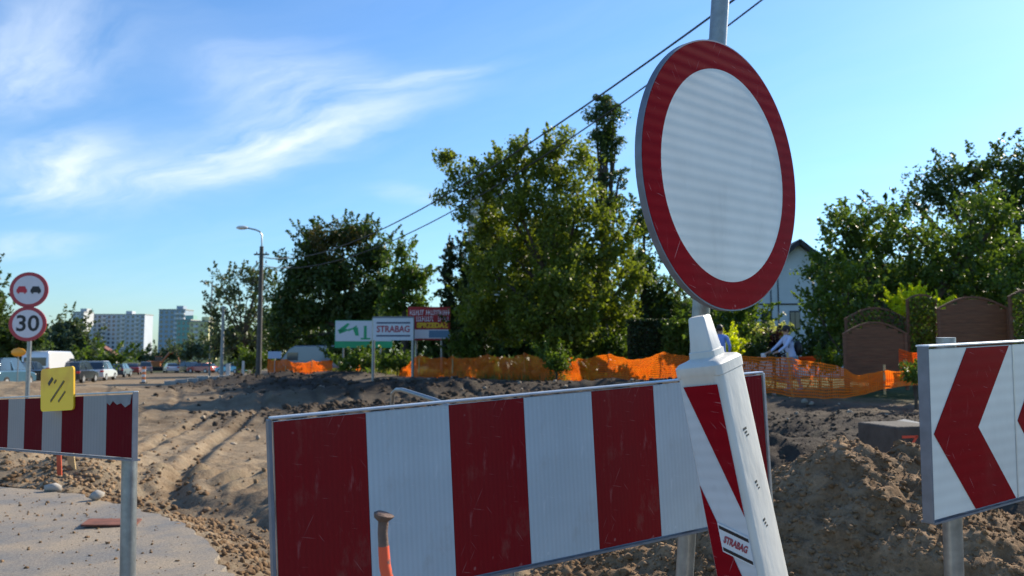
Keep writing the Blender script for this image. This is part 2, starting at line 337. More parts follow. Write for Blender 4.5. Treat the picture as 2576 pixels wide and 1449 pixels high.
EDGE = [(3.4, -3.5), (.9, 1.2), (-.45, 3.2), (-1.25, 4.4), (-1.72, 5.15), (-2.35, 6.2), (-3.0, 7.1), (-3.7, 7.75), (-4.6, 8.3), (-6.2, 9.2), (-8.5, 10.6), (-12, 12.0), (-20, 14)]
ASPH = EDGE + [(-40, 14), (-40, -3.5)]
FENCE_L = [(-17.8, 60), (-13.0, 57), (-4.9, 40), (0, 33.5), (5.6, 26), (6.6, 20), (8.0, 18.6), (9.2, 17.2), (14, 14), (30, 8)]
def ground(X, Y):
    X = np.asarray(X, float); Y = np.asarray(Y, float)
    de = seg_dist(X, Y, EDGE); ins = inside(X, Y, ASPH); d = np.where(ins, -de, de)
    far = -0.1 - .0135 * np.clip(Y, 0, 170)
    # which side of the fence line (right/beyond)
    df = seg_dist(X, Y, FENCE_L); beyond = inside(X, Y, FENCE_L + [(300, 8), (300, 600), (-17.8, 600)])
    s = np.where(beyond, df, -df)
    bank = sst(-5.5, -.5, s)
    leftw = sst(-3, -14, X + .25 * (Y - 20))
    bed = -.30 + .05 * (fbm(X * .35, Y * .35, 3, 3) - .5)
    base = bed * (1 - sst(22, 60, Y)) + far * sst(22, 60, Y)
    z = base * (1 - bank) + (.25 - .35 * sst(34, 62, Y)) * bank
    # sandy area rises a little towards camera-left: rough berm by the asphalt's far corner
    rough = np.exp(-((d - .9) / 1.1) ** 2) * sst(-3.4, -4.6, X) * (d > 0)
    z = z + rough * (.42 + .30 * (fbm(X * 1.3, Y * 1.3, 4, 5) - .5))
    # trench along the asphalt and steep far bank
    tr = sst(-5.2, -3.9, X)
    prof = np.interp(d, [-1, 0, .25, .55, .85, 1.15, 1.5, 2.2, 3.2, 6], [-.02, -.03, -.09, -.24, -.32, -.30, -.14, -.10, -.20, -.3])
    w = tr * (1 - sst(3.0, 6, d)) * (Y > -4)
    z = np.where(d > 0, z * (1 - w) + (prof + .13 * (fbm(X * 2.2, Y * 2.2, 4, 9) - .5)) * w, z)
    # ridge of spoil in front of the fence (coloured as dark earth and tree shade)
    for cx, cy, rx, ry, h in ((-13.5, 45, 4.5, 3, .75), (-8.5, 33, 4.5, 2.4, .62), (-3.0, 27.5, 4.6, 2.2, .70), (-4.2, 20.5, 2.6, 1.3, .34), (-1.9, 19, 2.4, 1.5, .36), (1.8, 24, 4.0, 2, .55), (-7.2, 26, 2.2, 1.3, .3),
                              (5.2, 15.5, 2.0, 1.6, .35), (7.6, 13.2, 2.2, 1.5, .62), (4.4, 12.6, 1.3, .9, .45), (6.2, 10.4, 1.2, .8, .5), (3.6, 19.5, 2.6, 1.3, .3), (-9.0, 12.2, 2.6, 1.4, .25), (-11.5, 21, 3, 1.6, .35), (-18, 30, 5, 3, .5)):
        g = np.exp(-(((X - cx) / rx) ** 2 + ((Y - cy) / ry) ** 2))
        z = z + h * g * (.65 + .9 * fbm(X * .9 + cx, Y * .9, 5, 21))
    # right-hand pit
    z = z - .55 * np.exp(-(((X - 4.6) / 2.6) ** 2 + ((Y - 9.5) / 3.2) ** 2))
    nearb = (1 - sst(25, 70, Y))
    ab = (d > .02)
    z = z + ab * nearb * (.045 * (fbm(X * 1.1, Y * 1.1, 5, 31) - .5) + .085 * (fbm(X * 4, Y * 4, 4, 41) - .5) * (.35 + 1.3 * sst(.4, .65, fbm(X * .7, Y * .7, 3, 43))) + .035 * (fbm(X * 13, Y * 13, 3, 47) - .5))
    # tyre ruts across the sand
    sand = (d > 1.3) & (s < -4)
    u = X + .36 * Y + .9 * np.sin(Y * .16 + .5)
    for off, wd, dp in ((.2, .13, .09), (1.9, .13, .09), (-2.6, .12, .07), (-.9, .12, .07), (3.1, .10, .06), (4.8, .10, .06), (5.5, .13, .08), (7.2, .13, .08), (9.0, .12, .06)):
        uu = u - off - .18 * np.sin(Y * .3 + round(off / 2.2))
        z = z - sand * dp * np.exp(-(uu / wd) ** 2) + sand * dp * .55 * np.exp(-((np.abs(uu) - wd * 2) / (wd * .8)) ** 2)
        cle = np.sin(Y * 17 + 3 * np.sin(off)) * np.exp(-(uu / (wd * 1.3)) ** 2)
        z = z + sand * .030 * cle * (1 - sst(16, 26, Y))
    # lugged track parallel to the asphalt edge
    lug = np.exp(-((d - 2.15) / .42) ** 2) * (1 - sst(10, 14, Y)) * sst(-6.5, -5, X)
    z = z + lug * .06 * np.clip(np.sin((X - .65 * Y) * 15) * 1.6, -1, 1) * (d > 1)
    z = np.where(ins, np.minimum(-.07, -.05 - 0 * X), z)
    z = np.where(ins & (X < -14), far - .05, z)
    return z, d, s
def gz(x, y): return float(ground(np.array([x]), np.array([y]))[0][0])

# ------------------------------------------------------------------ ground sheet
def soil_nodes(name, attr=True):
    m = bpy.data.materials.new(name); m.use_nodes = True; nt = m.node_tree; N = nt.nodes; L = nt.links
    b = N['Principled BSDF']; b.inputs['Roughness'].default_value = .95; b.inputs['Specular IOR Level'].default_value = .15
    tc = N.new('ShaderNodeTexCoord')
    def noise(s, d=8, r=.6):
        n = N.new('ShaderNodeTexNoise'); n.inputs['Scale'].default_value = s; n.inputs['Detail'].default_value = d; n.inputs['Roughness'].default_value = r
        L.new(tc.outputs['Object'], n.inputs['Vector']); return n.outputs[0]
    def ramp(src, cs):
        r = N.new('ShaderNodeValToRGB'); L.new(src, r.inputs[0]); e = r.color_ramp.elements
        e[0].position, e[0].color = cs[0][0], (*cs[0][1], 1); e[1].position, e[1].color = cs[-1][0], (*cs[-1][1], 1)
        for p, c in cs[1:-1]: q = e.new(p); q.color = (*c, 1)
        return r.outputs[0]
    n1, n2, n3 = noise(.9), noise(7, 10, .65), noise(38, 8, .7)
    a = N.new('ShaderNodeMath'); a.operation = 'MULTIPLY_ADD'; a.inputs[1].default_value = .5; L.new(n1, a.inputs[0])
    h = N.new('ShaderNodeMath'); h.operation = 'MULTIPLY'; h.inputs[1].default_value = .5; L.new(n2, h.inputs[0]); L.new(h.outputs[0], a.inputs[2])
    sand = ramp(a.outputs[0], [(.32, (.13, .088, .055)), (.46, (.225, .165, .105)), (.62, (.33, .26, .175))])
    if not attr: sand = ramp(a.outputs[0], [(.32, (.095, .054, .028)), (.46, (.185, .115, .062)), (.62, (.33, .225, .135))])
    dark = ramp(a.outputs[0], [(.34, (.026, .021, .018)), (.5, (.052, .041, .033)), (.66, (.10, .08, .06))])  # dark earth, deepened so the colour carries the trees' shade too
    grass = ramp(a.outputs[0], [(.34, (.02, .03, .010)), (.52, (.05, .075, .02)), (.68, (.10, .10, .04))])
    if attr:
        at = N.new('ShaderNodeAttribute'); at.attribute_name = 'soil'; sp = N.new('ShaderNodeSeparateColor'); L.new(at.outputs['Color'], sp.inputs[0])
        def mx(f, A, B):
            q = N.new('ShaderNodeMix'); q.data_type = 'RGBA'; L.new(f, q.inputs[0]); L.new(A, q.inputs[6]); L.new(B, q.inputs[7]); return q.outputs[2]
        def soft(ch):
            q = N.new('ShaderNodeMath'); q.operation = 'MULTIPLY_ADD'; q.inputs[1].default_value = .7; q.inputs[2].default_value = -.35; L.new(n2, q.inputs[0])
            w = N.new('ShaderNodeMath'); w.operation = 'ADD'; w.use_clamp = True; L.new(ch, w.inputs[0]); L.new(q.outputs[0], w.inputs[1]); return w.outputs[0]
        c = mx(soft(sp.outputs[0]), sand, dark); c = mx(soft(sp.outputs[1]), c, grass)
    else: c = sand
    ft = N.new('ShaderNodeMapRange'); ft.inputs[1].default_value = .3; ft.inputs[2].default_value = .7; ft.inputs[3].default_value = .72; ft.inputs[4].default_value = 1.22; L.new(n3, ft.inputs[0])
    mm = N.new('ShaderNodeMix'); mm.data_type = 'RGBA'; mm.blend_type = 'MULTIPLY'; mm.inputs[0].default_value = 1; L.new(c, mm.inputs[6]); L.new(ft.outputs[0], mm.inputs[7])
    L.new(mm.outputs[2], b.inputs['Base Color'])
    bp = N.new('ShaderNodeBump'); bp.inputs['Strength'].default_value = .9; bp.inputs['Distance'].default_value = .035; L.new(n2, bp.inputs['Height'])
    bp2 = N.new('ShaderNodeBump'); bp2.inputs['Strength'].default_value = .7; bp2.inputs['Distance'].default_value = .012; L.new(n3, bp2.inputs['Height']); L.new(bp.outputs[0], bp2.inputs['Normal'])
    L.new(bp2.outputs[0], b.inputs['Normal']); MATS[name] = m; return m
M_SOIL = soil_nodes('excavated_soil'); M_CLOD = soil_nodes('heap_soil', False)
M_DKSOIL = mat('topsoil_and_shade', (.075, .058, .044), rough=.95, spec=.1, var=.4, vscale=4, bump=.8, bscale=9)  # dark earth of the ridges with tree shade put into the colour

def build_ground():
    nu = 600
    t = np.concatenate([np.linspace(2.6, 8.5, 50, endpoint=False), np.geomspace(8.5, 40, 470, endpoint=False), np.geomspace(40, 3000, 180)]); nv = len(t)
    a = np.linspace(-1, 1, nu); us = .62 * a + .75 * a ** 3
    U, T = np.meshgrid(us, t); X = U * T * 1.12; Y = T - 5.5
    z, d, s = ground(X, Y)
    V = np.stack([X, Y, z], -1).reshape(-1, 3)
    i = np.arange(nv - 1)[:, None] * nu + np.arange(nu - 1)[None]; i = i.ravel()
    Fq = np.stack([i, i + 1, i + nu + 1, i + nu], -1)
    o = npmesh('ground', V, Fq, M_SOIL, smooth=True); tag(o, kind='structure')
    at = o.data.color_attributes.new('soil', 'FLOAT_COLOR', 'POINT')
    darkm = np.zeros_like(X)  # mask of dark earth, with tree shade painted in as soil colour
    for cx, cy, rx, ry in ((-13, 44, 8, 5), (-7, 33, 6, 4), (-2, 28, 8, 4.5), (-2.5, 21, 5, 3.2), (3, 24, 6, 4), (6, 13, 5.5, 5), (9, 11, 6, 4), (4.6, 17, 4, 3), (5.5, 9.5, 4, 4), (-12, 21, 3, 1.5)):
        darkm = np.maximum(darkm, 1.25 * np.exp(-(((X - cx) / rx) ** 2 + ((Y - cy) / ry) ** 2)))
    darkm = np.maximum(darkm, .55 * np.exp(-((d - .75) / .45) ** 2) * (X > -5) * (X < 1))  # trench shade painted as a band of darker soil
    darkm = np.maximum(darkm, sst(60, 110, Y) * .5)
    gr = sst(-.1, 1.0, s) * 1.2 * (1 - .7 * sst(6.0, 8.0, X) * (1 - sst(1.5, 4, s))); gr = np.maximum(gr, sst(-45, -70, X) * sst(30, 60, Y)); gr = np.maximum(gr, .8 * sst(180, 260, Y))
    C = np.stack([np.clip(darkm, 0, 1), np.clip(gr, 0, 1), 0 * X, 1 + 0 * X], -1).reshape(-1).astype(np.float32)
    at.data.foreach_set('color', C)
build_ground()

def asphalt_mat():
    m = bpy.data.materials.new('worn_asphalt'); m.use_nodes = True; nt = m.node_tree; N = nt.nodes; L = nt.links
    b = N['Principled BSDF']; b.inputs['Roughness'].default_value = .8; b.inputs['Specular IOR Level'].default_value = .35
    tc = N.new('ShaderNodeTexCoord')
    def noise(s, d=8, r=.6):
        n = N.new('ShaderNodeTexNoise'); n.inputs['Scale'].default_value = s; n.inputs['Detail'].default_value = d; n.inputs['Roughness'].default_value = r; L.new(tc.outputs['Object'], n.inputs['Vector']); return n.outputs[0]
    n1, n2 = noise(1.3, 12, .7), noise(55, 6, .85)
    r = N.new('ShaderNodeValToRGB'); L.new(n1, r.inputs[0]); e = r.color_ramp.elements
    e[0].position = .40; e[0].color = (.165, .160, .152, 1); e[1].position = .60; e[1].color = (.29, .235, .17, 1)
    v = N.new('ShaderNodeMapRange'); v.inputs[1].default_value = .3; v.inputs[2].default_value = .7; v.inputs[3].default_value = .38; v.inputs[4].default_value = 1.65; L.new(n2, v.inputs[0])
    mm = N.new('ShaderNodeMix'); mm.data_type = 'RGBA'; mm.blend_type = 'MULTIPLY'; mm.inputs[0].default_value = 1; L.new(r.outputs[0], mm.inputs[6]); L.new(v.outputs[0], mm.inputs[7]); L.new(mm.outputs[2], b.inputs['Base Color'])
    bp = N.new('ShaderNodeBump'); bp.inputs['Strength'].default_value = .6; bp.inputs['Distance'].default_value = .014; L.new(n2, bp.inputs['Height']); L.new(bp.outputs[0], b.inputs['Normal'])
    MATS['worn_asphalt'] = m; return m
def build_road():
    # slab with a broken edge
    rnd = random.Random(3); pts = []
    for (ax, ay), (bx, by) in zip(EDGE[:-1], EDGE[1:]):
        n = max(2, int(math.hypot(bx - ax, by - ay) / .11)); nx, ny = -(by - ay), (bx - ax); l = math.hypot(nx, ny)
        for i in range(n):
            t = i / n; j = rnd.uniform(-.05, .04) + .05 * math.sin(3.1 * (ax + t * (bx - ax)))
            pts.append((ax + t * (bx - ax) + nx / l * j, ay + t * (by - ay) + ny / l * j))
    pts.append((-13.8, 13)); pts += [(-13.8, -3.4)]
    mb = MB(); n = len(pts)
    mb.add([(x, y, 0) for x, y in pts] + [(x + .02, y + .02, -.10) for x, y in pts], [tuple(range(n - 1, -1, -1))] + [(i, (i + 1) % n, (i + 1) % n + n, i + n) for i in range(n)])
    o = mb.build('road', asphalt_mat()); tag(o, kind='structure')
    me = o.data
    if me.polygons[0].normal.z < 0: me.flip_normals()
build_road()

# ------------------------------------------------------------------ clods
def ico():
    t = (1 + 5 ** .5) / 2
    v = np.array([(-1, t, 0), (1, t, 0), (-1, -t, 0), (1, -t, 0), (0, -1, t), (0, 1, t), (0, -1, -t), (0, 1, -t), (t, 0, -1), (t, 0, 1), (-t, 0, -1), (-t, 0, 1)], float)
    f = np.array([(0, 11, 5), (0, 5, 1), (0, 1, 7), (0, 7, 10), (0, 10, 11), (1, 5, 9), (5, 11, 4), (11, 10, 2), (10, 7, 6), (7, 1, 8), (3, 9, 4), (3, 4, 2), (3, 2, 6), (3, 6, 8), (3, 8, 9), (4, 9, 5), (2, 4, 11), (6, 2, 10), (8, 6, 7), (9, 8, 1)])
    return v / np.linalg.norm(v[0]), f
IV, IF = ico()
def clods(name, P, S, m, parent=None, smooth=True):
    n = len(P); V = np.repeat(IV[None], n, 0) * (1 + rng.uniform(-.48, .42, (n, 12, 1)))
    V = V * rng.uniform(.6, 1.25, (n, 1, 3)) * np.array([1, 1, .8])
    V = V * np.asarray(S)[:, None, None] + np.asarray(P)[:, None, :]
    Fq = IF[None] + (np.arange(n) * 12)[:, None, None]
    return npmesh(name, V.reshape(-1, 3), Fq.reshape(-1, 3), m, parent, smooth=False)

HEAP = [(2.02, 4.75, .86, .56), (2.75, 4.7, .55, .48), (1.35, 4.85, .52, .48), (2.35, 4.05, .56, .52), (3.5, 4.4, .38, .42), (.55, 4.7, .22, .4), (1.75, 5.1, .66, .6)]
def heap_h(X, Y):
    z = np.full(np.shape(X), -.6)
    for cx, cy, h, sl in HEAP:
        r = np.hypot((X - cx) * .9, Y - cy); z = np.maximum(z, h - sl * (np.sqrt(r * r + .02) - .14))
    n = fbm(X * 2.3, Y * 2.3, 5, 51) - .5
    z = z + .20 * n + .10 * (fbm(X * 7, Y * 7, 4, 55) - .5) + .06 * (fbm(X * 19, Y * 19, 3, 57) - .5)
    for px_, py_, pr, ph in ((2.36, 4.75, .16, .14), (1.98, 4.72, .22, .08)):
        z = z + ph * np.exp(-(((X - px_) ** 2 + (Y - py_) ** 2) / pr ** 2))
    return z
def build_heap():
    n = 300; xs = np.linspace(-.3, 5.6, n); ys = np.linspace(2.5, 7.2, n); X, Y = np.meshgrid(xs, ys); z = heap_h(X, Y); g = ground(X, Y)[0]
    keep = np.maximum(z, g - .05)
    V = np.stack([X, Y, keep], -1).reshape(-1, 3); i = (np.arange(n - 1)[:, None] * n + np.arange(n - 1)[None]).ravel()
    Fq = np.stack([i, i + 1, i + n + 1, i + n], -1)
    ok = (z.ravel()[Fq] > (g.ravel()[Fq] - .05)).any(1); Fq = Fq[ok]
    root = thing('soil_heap', 'big brown heap of crumbly soil behind the chevron board', 'soil heap')
    o = npmesh('heap_body', V, Fq, M_CLOD, root, smooth=True)
    # clods
    N = 34000; x = rng.uniform(-.2, 5, N); y = rng.uniform(3.0, 6.2, N); zz = heap_h(x, y); gg = ground(x, y)[0]
    k = zz > gg; x, y, zz = x[k], y[k], zz[k]
    s = .004 + .016 * rng.random(len(x)) ** 3 + .024 * (rng.random(len(x)) > .985)
    c = clods('clods', np.stack([x, y, zz + s * .1], -1), s, M_CLOD, root); tag(c, kind='stuff')
build_heap()

def scatter_ground_clods():
    P = []; S = []
    def put(n, fx, smin, smax, p=3):
        x, y = fx(n); z = ground(x, y)[0]; s = smin + (smax - smin) * rng.random(n) ** p
        P.append(np.stack([x, y, z + s * .2], -1)); S.append(s)
    def along(pts, wd):
        def f(n):
            seg = rng.integers(0, len(pts) - 1, n); t = rng.random(n); a = np.array(pts)[seg]; b = np.array(pts)[seg + 1]
            q = a + (b - a) * t[:, None] + rng.normal(0, wd, (n, 2)); return q[:, 0], q[:, 1]
        return f
    put(4200, along([(-5, 8.9), (-4.1, 8.6), (-3.2, 8), (-2.4, 7.1), (-1.7, 5.9), (-1.0, 4.9), (0, 3.6)], .30), .005, .040, 4)
    put(3600, along([(-9, 11.5), (-7, 10.2), (-5.4, 9.5), (-4.2, 8.9)], .8), .006, .045, 4)
    put(1800, lambda n: (rng.uniform(-9, 2, n), rng.uniform(6, 22, n)), .008, .05, 5)
    n = 800; t = rng.random(n); k = rng.integers(2, len(EDGE) - 3, n); a = np.array(EDGE)[k]; b = np.array(EDGE)[k + 1]; q = a + (b - a) * t[:, None] + np.stack([-rng.gamma(1.3, .55, n), -rng.gamma(1.3, .35, n)], -1)
    s_ = .004 + .014 * rng.random(n) ** 3; P.append(np.stack([q[:, 0], q[:, 1], s_ * .3], -1)); S.append(s_)
    o = clods('soil_clods', np.concatenate(P), np.concatenate(S), M_CLOD); tag(o, 'loose clods of pale soil scattered over the excavated roadbed', 'soil', kind='stuff'); P.clear(); S.clear()
    n = 190; x = rng.uniform(-12, 9, n); y = rng.uniform(15, 36, n); z = ground(x, y)[0]; sz = rng.uniform(.03, .085, n)
    o = clods('rubble_stones', np.stack([x, y, z + sz * .3], -1), sz, mat('rubble_stone', (.30, .25, .19), rough=.9, var=.3)); tag(o, 'pale stones and rubble mixed into the dark spoil', 'rubble', kind='stuff')
    for c_ in ((-13.5, 45, 3, 2), (-8.5, 33, 3, 1.6), (-3, 27.5, 3, 1.5), (-4.2, 20.5, 1.8, 1), (-1.9, 19, 1.8, 1.1), (1.8, 24, 3, 1.6), (5.2, 15.5, 1.5, 1.2), (7.6, 13.2, 1.5, 1.2), (5, 12, 2, 2)):
        put(1100, lambda n, c_=c_: (rng.normal(c_[0], c_[2], n), rng.normal(c_[1], c_[3], n)), .010, .11 if c_[1] > 18 else .05, 5)
    o = clods('dark_soil_clods', np.concatenate(P), np.concatenate(S), M_DKSOIL); tag(o, 'dark clods of topsoil on the ridges in front of the orange net', 'soil', kind='stuff')
scatter_ground_clods()

# ------------------------------------------------------------------ foreground barrier (main)
def stripes(root, n, wdt, h, m1, m2, first=0, y=-.0025, x0=0):
    mesh = {}
    for i in range(n):
        m = (m1, m2)[(i + first) % 2]; key = m.name
        if key not in mesh:
            o = MB().box((wdt / 2, 0, h / 2), (wdt - .0012, .002, h)).build('stripe', m, root); mesh[key] = o.data
        else:
            o = bpy.data.objects.new('stripe', mesh[key]); COL.objects.link(o); o.parent = root
        o.location = (x0 + i * wdt, y, .006)
def barrier_main():
    p = W(684, 1056, 2.10); rot = tilt(28.4, 3.2); z = rot @ Vector((0, 0, 1)); base = p - z * .512
    root = thing('road_barrier', 'large red and white striped barrier board in the foreground under the round sign', 'barrier', base, rot)
    MB().box((.879, .012, .256), (1.750, .018, .500)).build('board', M_ALU, root, bevel=.002)
    # folded edge frame
    L_ = 1.758
    MB().box((L_ / 2, .012, .5155), (L_ + .008, .034, .007)).build('top_edge', M_ALU, root, bevel=.003)
    MB().box((L_ / 2, .012, -.0035), (L_ + .008, .034, .007)).build('bottom_edge', M_ALUDK, root)
    MB().box((-.0055, .014, .256), (.009, .036, .512)).build('side_edge', M_ALUDK, root, bevel=.002)
    MB().box((L_ + .0055, .014, .256), (.009, .036, .512)).build('side_edge', M_ALU, root, bevel=.002)
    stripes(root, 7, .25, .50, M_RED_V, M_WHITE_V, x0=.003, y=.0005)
    MB().box((.88, .030, .30), (1.7, .016, .03)).box((.88, .030, .08), (1.7, .016, .03)).build('rear_rail', M_GALV, root)
barrier_main()

def sign_main():
    a = W(1828, -260, 2.72); b = W(1719, 1500, 2.93); d = (a - b).normalized()
    foot = b + d * ((-.35 - b.z) / d.z)
    root = thing('prohibition_sign', 'round sign with blank white face and scratched red rim on a steel post', 'road sign')
    MB().tube([foot, a + d * .15], .0315, 20).build('post', M_GALV, root, smooth=True)
    c = W(1828, 442, 2.62); n = Vector((.668, -.744, 0)); zt = (d - n * d.dot(n)).normalized(); x = zt.cross(n) * -1
    if x.x < 0: x = -x
    yv = -n
    Mx = Matrix((x, yv, zt)).transposed().to_4x4(); Mx.translation = c
    def place(o): o.matrix_local = Mx; return o
    def disc(r0, r1, y0, y1, k=96):
        mb = MB(); vs = []; fs = []
        for r in (r0, r1):
            for yy in (y0, y1):
                for i in range(k): an = 2 * math.pi * i / k; vs.append((r * math.cos(an), yy, r * math.sin(an)))
        for i in range(k):
            j = (i + 1) % k
            fs += [(i, j, 2 * k + j, 2 * k + i), (k + j, k + i, 3 * k + i, 3 * k + j), (2 * k + i, 2 * k + j, 3 * k + j, 3 * k + i), (j, i, k + i, k + j)]
        return mb.add(vs, fs)
    def plate(r, y0, y1, k=96):
        vs = [(r * math.cos(2 * math.pi * i / k), y0, r * math.sin(2 * math.pi * i / k)) for i in range(k)] + [(r * math.cos(2 * math.pi * i / k), y1, r * math.sin(2 * math.pi * i / k)) for i in range(k)]
        return MB().add(vs, [tuple(range(k)), tuple(range(2 * k - 1, k - 1, -1))] + [(i, i + k, (i + 1) % k + k, (i + 1) % k) for i in range(k)])
    RO = .447; RI = .356
    place(plate(RI + .0002, -.002, .004).build('sign_face', M_WHITE, root, smooth=True))
    place(disc(RI + .0006, RO, -.0024, .004).build('red_rim', M_RED, root, smooth=True))
    place(disc(RO + .0004, RO + .005, -.001, .022).build('edge_band', M_ALUDK, root, smooth=True))
    place(plate(RO, .005, .010).build('back_plate', M_ALU, root))
    for zz in (.24, -.24): place(MB().box((0, .022, zz), (.60, .022, .035)).build('bracket', M_GALV, root, bevel=.002))
    return root
sign_main()

def beacon():
    # flexible lane-edge beacon, leaning left at the top; front turned towards the camera's left
    top = W(1781, 903, 2.12); rot = Matrix.Rotation(R(-11.6), 3, 'Y') @ Matrix.Rotation(R(4), 3, 'X') @ Matrix.Rotation(R(-40), 3, 'Z')
    Lb = 1.30; root = thing('guide_beacon', 'leaning white plastic guide beacon with slanted red stripes in front of the striped board', 'beacon')
    ax = rot @ Vector((0, 0, 1)); base = top - ax * Lb
    root.location = base; root.rotation_euler = rot.to_euler()
    w0, w1, d0, d1 = .072, .063, .094, .077      # half widths/depths bottom, top
    mb = MB(); prof = []
    def ring(z, hw, hd, r):
        vs = []; k = 5
        for cx, cy, a0 in ((hw - r, -hd + r, -90), (hw - r, hd - r, 0), (-hw + r, hd - r, 90), (-hw + r, -hd + r, 180)):
            for i in range(k): an = R(a0 + 90 * i / (k - 1)); vs.append((cx + r * math.cos(an), cy + r * math.sin(an), z))
        return vs
    zs = [(0, 1.02), (.25, 1), (Lb - .5, 1), (Lb - .03, 1)]
    def hw(z): return w0 + (w1 - w0) * z / Lb
    def hd(z): return d0 + (d1 - d0) * z / Lb
    rings = [ring(z, hw(z), hd(z), .022) for z in (0, .3, .6, .9, Lb - .035)]
    rings.append(ring(Lb - .033, hw(Lb) + .002, hd(Lb) + .002, .018)); rings.append(ring(Lb - .008, hw(Lb) + .002, hd(Lb) + .002, .018)); rings.append(ring(Lb, hw(Lb) - .006, hd(Lb) - .006, .014)); rings.append(ring(Lb + .004, hw(Lb) - .018, hd(Lb) - .022, .012))
    rings.append(ring(Lb + .008, .036, .036, .008)); rings.append(ring(Lb + .024, .036, .036, .008)); rings.append(ring(Lb + .026, .032, .032, .007)); rings.append(ring(Lb + .112, .023, .023, .005)); rings.append(ring(Lb + .116, .020, .020, .004))
    k = 20; vs = [v for r_ in rings for v in r_]
    fs = [(i * k + j, i * k + (j + 1) % k, (i + 1) * k + (j + 1) % k, (i + 1) * k + j) for i in range(len(rings) - 1) for j in range(k)]
    fs += [tuple(range(k - 1, -1, -1)), tuple((len(rings) - 1) * k + j for j in range(k))]
    mb.add(vs, fs).build('body', M_PLASTIC, root, smooth=True)
    # front panel sheeting slabs (white field, red slanted stripes) following the taper
    def P(u, v):  # u -1..1 across front, v metres below the top
        z = Lb - .055 - v; return (u * (hw(z) - .012), z)
    def slab(poly, name, m, y):
        pts3 = []
        for u, v in poly:
            x, z = P(u, v); pts3.append((x, z))
        n = len(pts3); vs = [(x, -hd(z) + y, z) for x, z in pts3] + [(x, -hd(z) + y + .0015, z) for x, z in pts3]
        return MB().add(vs, [tuple(range(n)), tuple(range(2 * n - 1, n - 1, -1))] + [(i, i + n, (i + 1) % n + n, (i + 1) % n) for i in range(n)]).build(name, m, root)
    slab([(-1, 1.2), (1, 1.2), (1, 0), (-1, 0)], 'front_sheet', M_GWHITE2, -.0022)
    slab([(1, .34), (1, .0), (-.86, .0)], 'red_stripe', M_RED, -.0045)
    slab([(-1, .26), (-1, .60), (1, .98), (1, .64)][::-1][::-1], 'red_stripe', M_RED, -.0045)
    slab([(-1, .26 + .72), (-1, 1.2), (1, 1.2)], 'red_stripe', M_RED, -.0045)
    # maker's sticker: two black bars and red lettering
    lab = slab([(-.45, .432), (.98, .468), (.98, .392), (-.45, .356)], 'sticker', mat('sticker_white', (.62, .66, .70), rough=.4), -.0052)
    slab([(-.40, .372), (.96, .406), (.96, .397), (-.40, .363)], 'sticker_bar', M_BLACK, -.0062)
    slab([(-.40, .429), (.96, .463), (.96, .454), (-.40, .420)], 'sticker_bar', M_BLACK, -.0062)
    x, z = P(.28, .413); t = text_obj('STRABAG', .026, mat('sign_red_print', (.30, .05, .07), rough=.5), root, (x, -hd(z) - .0062, z), width=.064, ext=.0003, rot=(R(90), R(25), 0), bold=.0012)
    # scuffs: printed black date marks on the side
    for k_, (zz, s_) in enumerate(((Lb - .19, .020), (Lb - .33, .012), (Lb - .43, .012))):
        MB().box((hw(zz) + .0002, -.005, zz), (.0016, s_, .006)).box((hw(zz) + .0002, -.002, zz - .010), (.0016, s_ * .7, .005)).box((hw(zz) + .0002, .004, zz - .019), (.0016, s_ * .8, .004)).build('printed_mark', M_BLACK, root)
    # rubber foot
    MB().box((0, 0, -.035), (.30, .30, .07), taper=.85).build('foot', M_TYRE, root, bevel=.01)
M_GWHITE2 = sheeting('beacon_white_foil', (.62, .65, .68), ribscale=200, scr=.2, scrcol=(.4, .42, .45))
beacon()

def chevron():
    p = W(2333, 874, 2.36); rot = tilt(33.0, 1.9) @ Matrix.Rotation(R(1.5), 3, 'X'); z = rot @ Vector((0, 0, 1)); base = p - z * .512
    root = thing('chevron_board', 'white direction board with large red chevrons pointing left beside the soil heap', 'road sign', base, rot)
    n = 4
    for i in range(n):
        x0 = i * .502
        MB().box((x0 + .25, .010, .256), (.500, .016, .500)).build('board_panel', M_ALU, root)
        MB().box((x0 + .25, .000, .256), (.4990, .003, .498)).build('white_sheet', M_WHITE, root)
        q = lambda pts: [(x0 + u * .5, .006 + v * .5) for u, v in pts]
        MB().prism(q([(.03, .5), (.47, .004), (.97, .004), (.53, .5)]), -.0038, -.0017).build('chevron', M_RED, root)
        MB().prism(q([(.03, .5), (.53, .5), (.95, .996), (.43, .996)]), -.0038, -.0017).build('chevron', M_RED, root)
        if i: MB().box((x0 - .001, -.0015, .256), (.006, .004, .50)).build('seam', M_ALU, root)
    Lc = n * .502
    MB().box((Lc / 2, .016, .5155), (Lc, .042, .006)).build('top_edge', mat('sunlit_aluminium', (.75, .77, .8), rough=.3, metal=.3), root, bevel=.002)  # lighter metal paints the light falling on the top edge
    MB().box((Lc / 2, .016, -.0035), (Lc, .042, .006)).build('bottom_edge', M_ALUDK, root)
    MB().box((-.0035, .012, .256), (.007, .034, .518)).build('side_edge', M_ALUDK, root, bevel=.002)
    for xx in (.235, 1.6):
        MB().tube([(xx, .072, -1.4), (xx, .072, .535)], .0285, 16).build('post', M_GALV, root, smooth=True)
        [MB().box((xx, .041, zz), (.09, .014, .03)).build('clamp', M_GALV, root) for zz in (.40, .11)]
chevron()

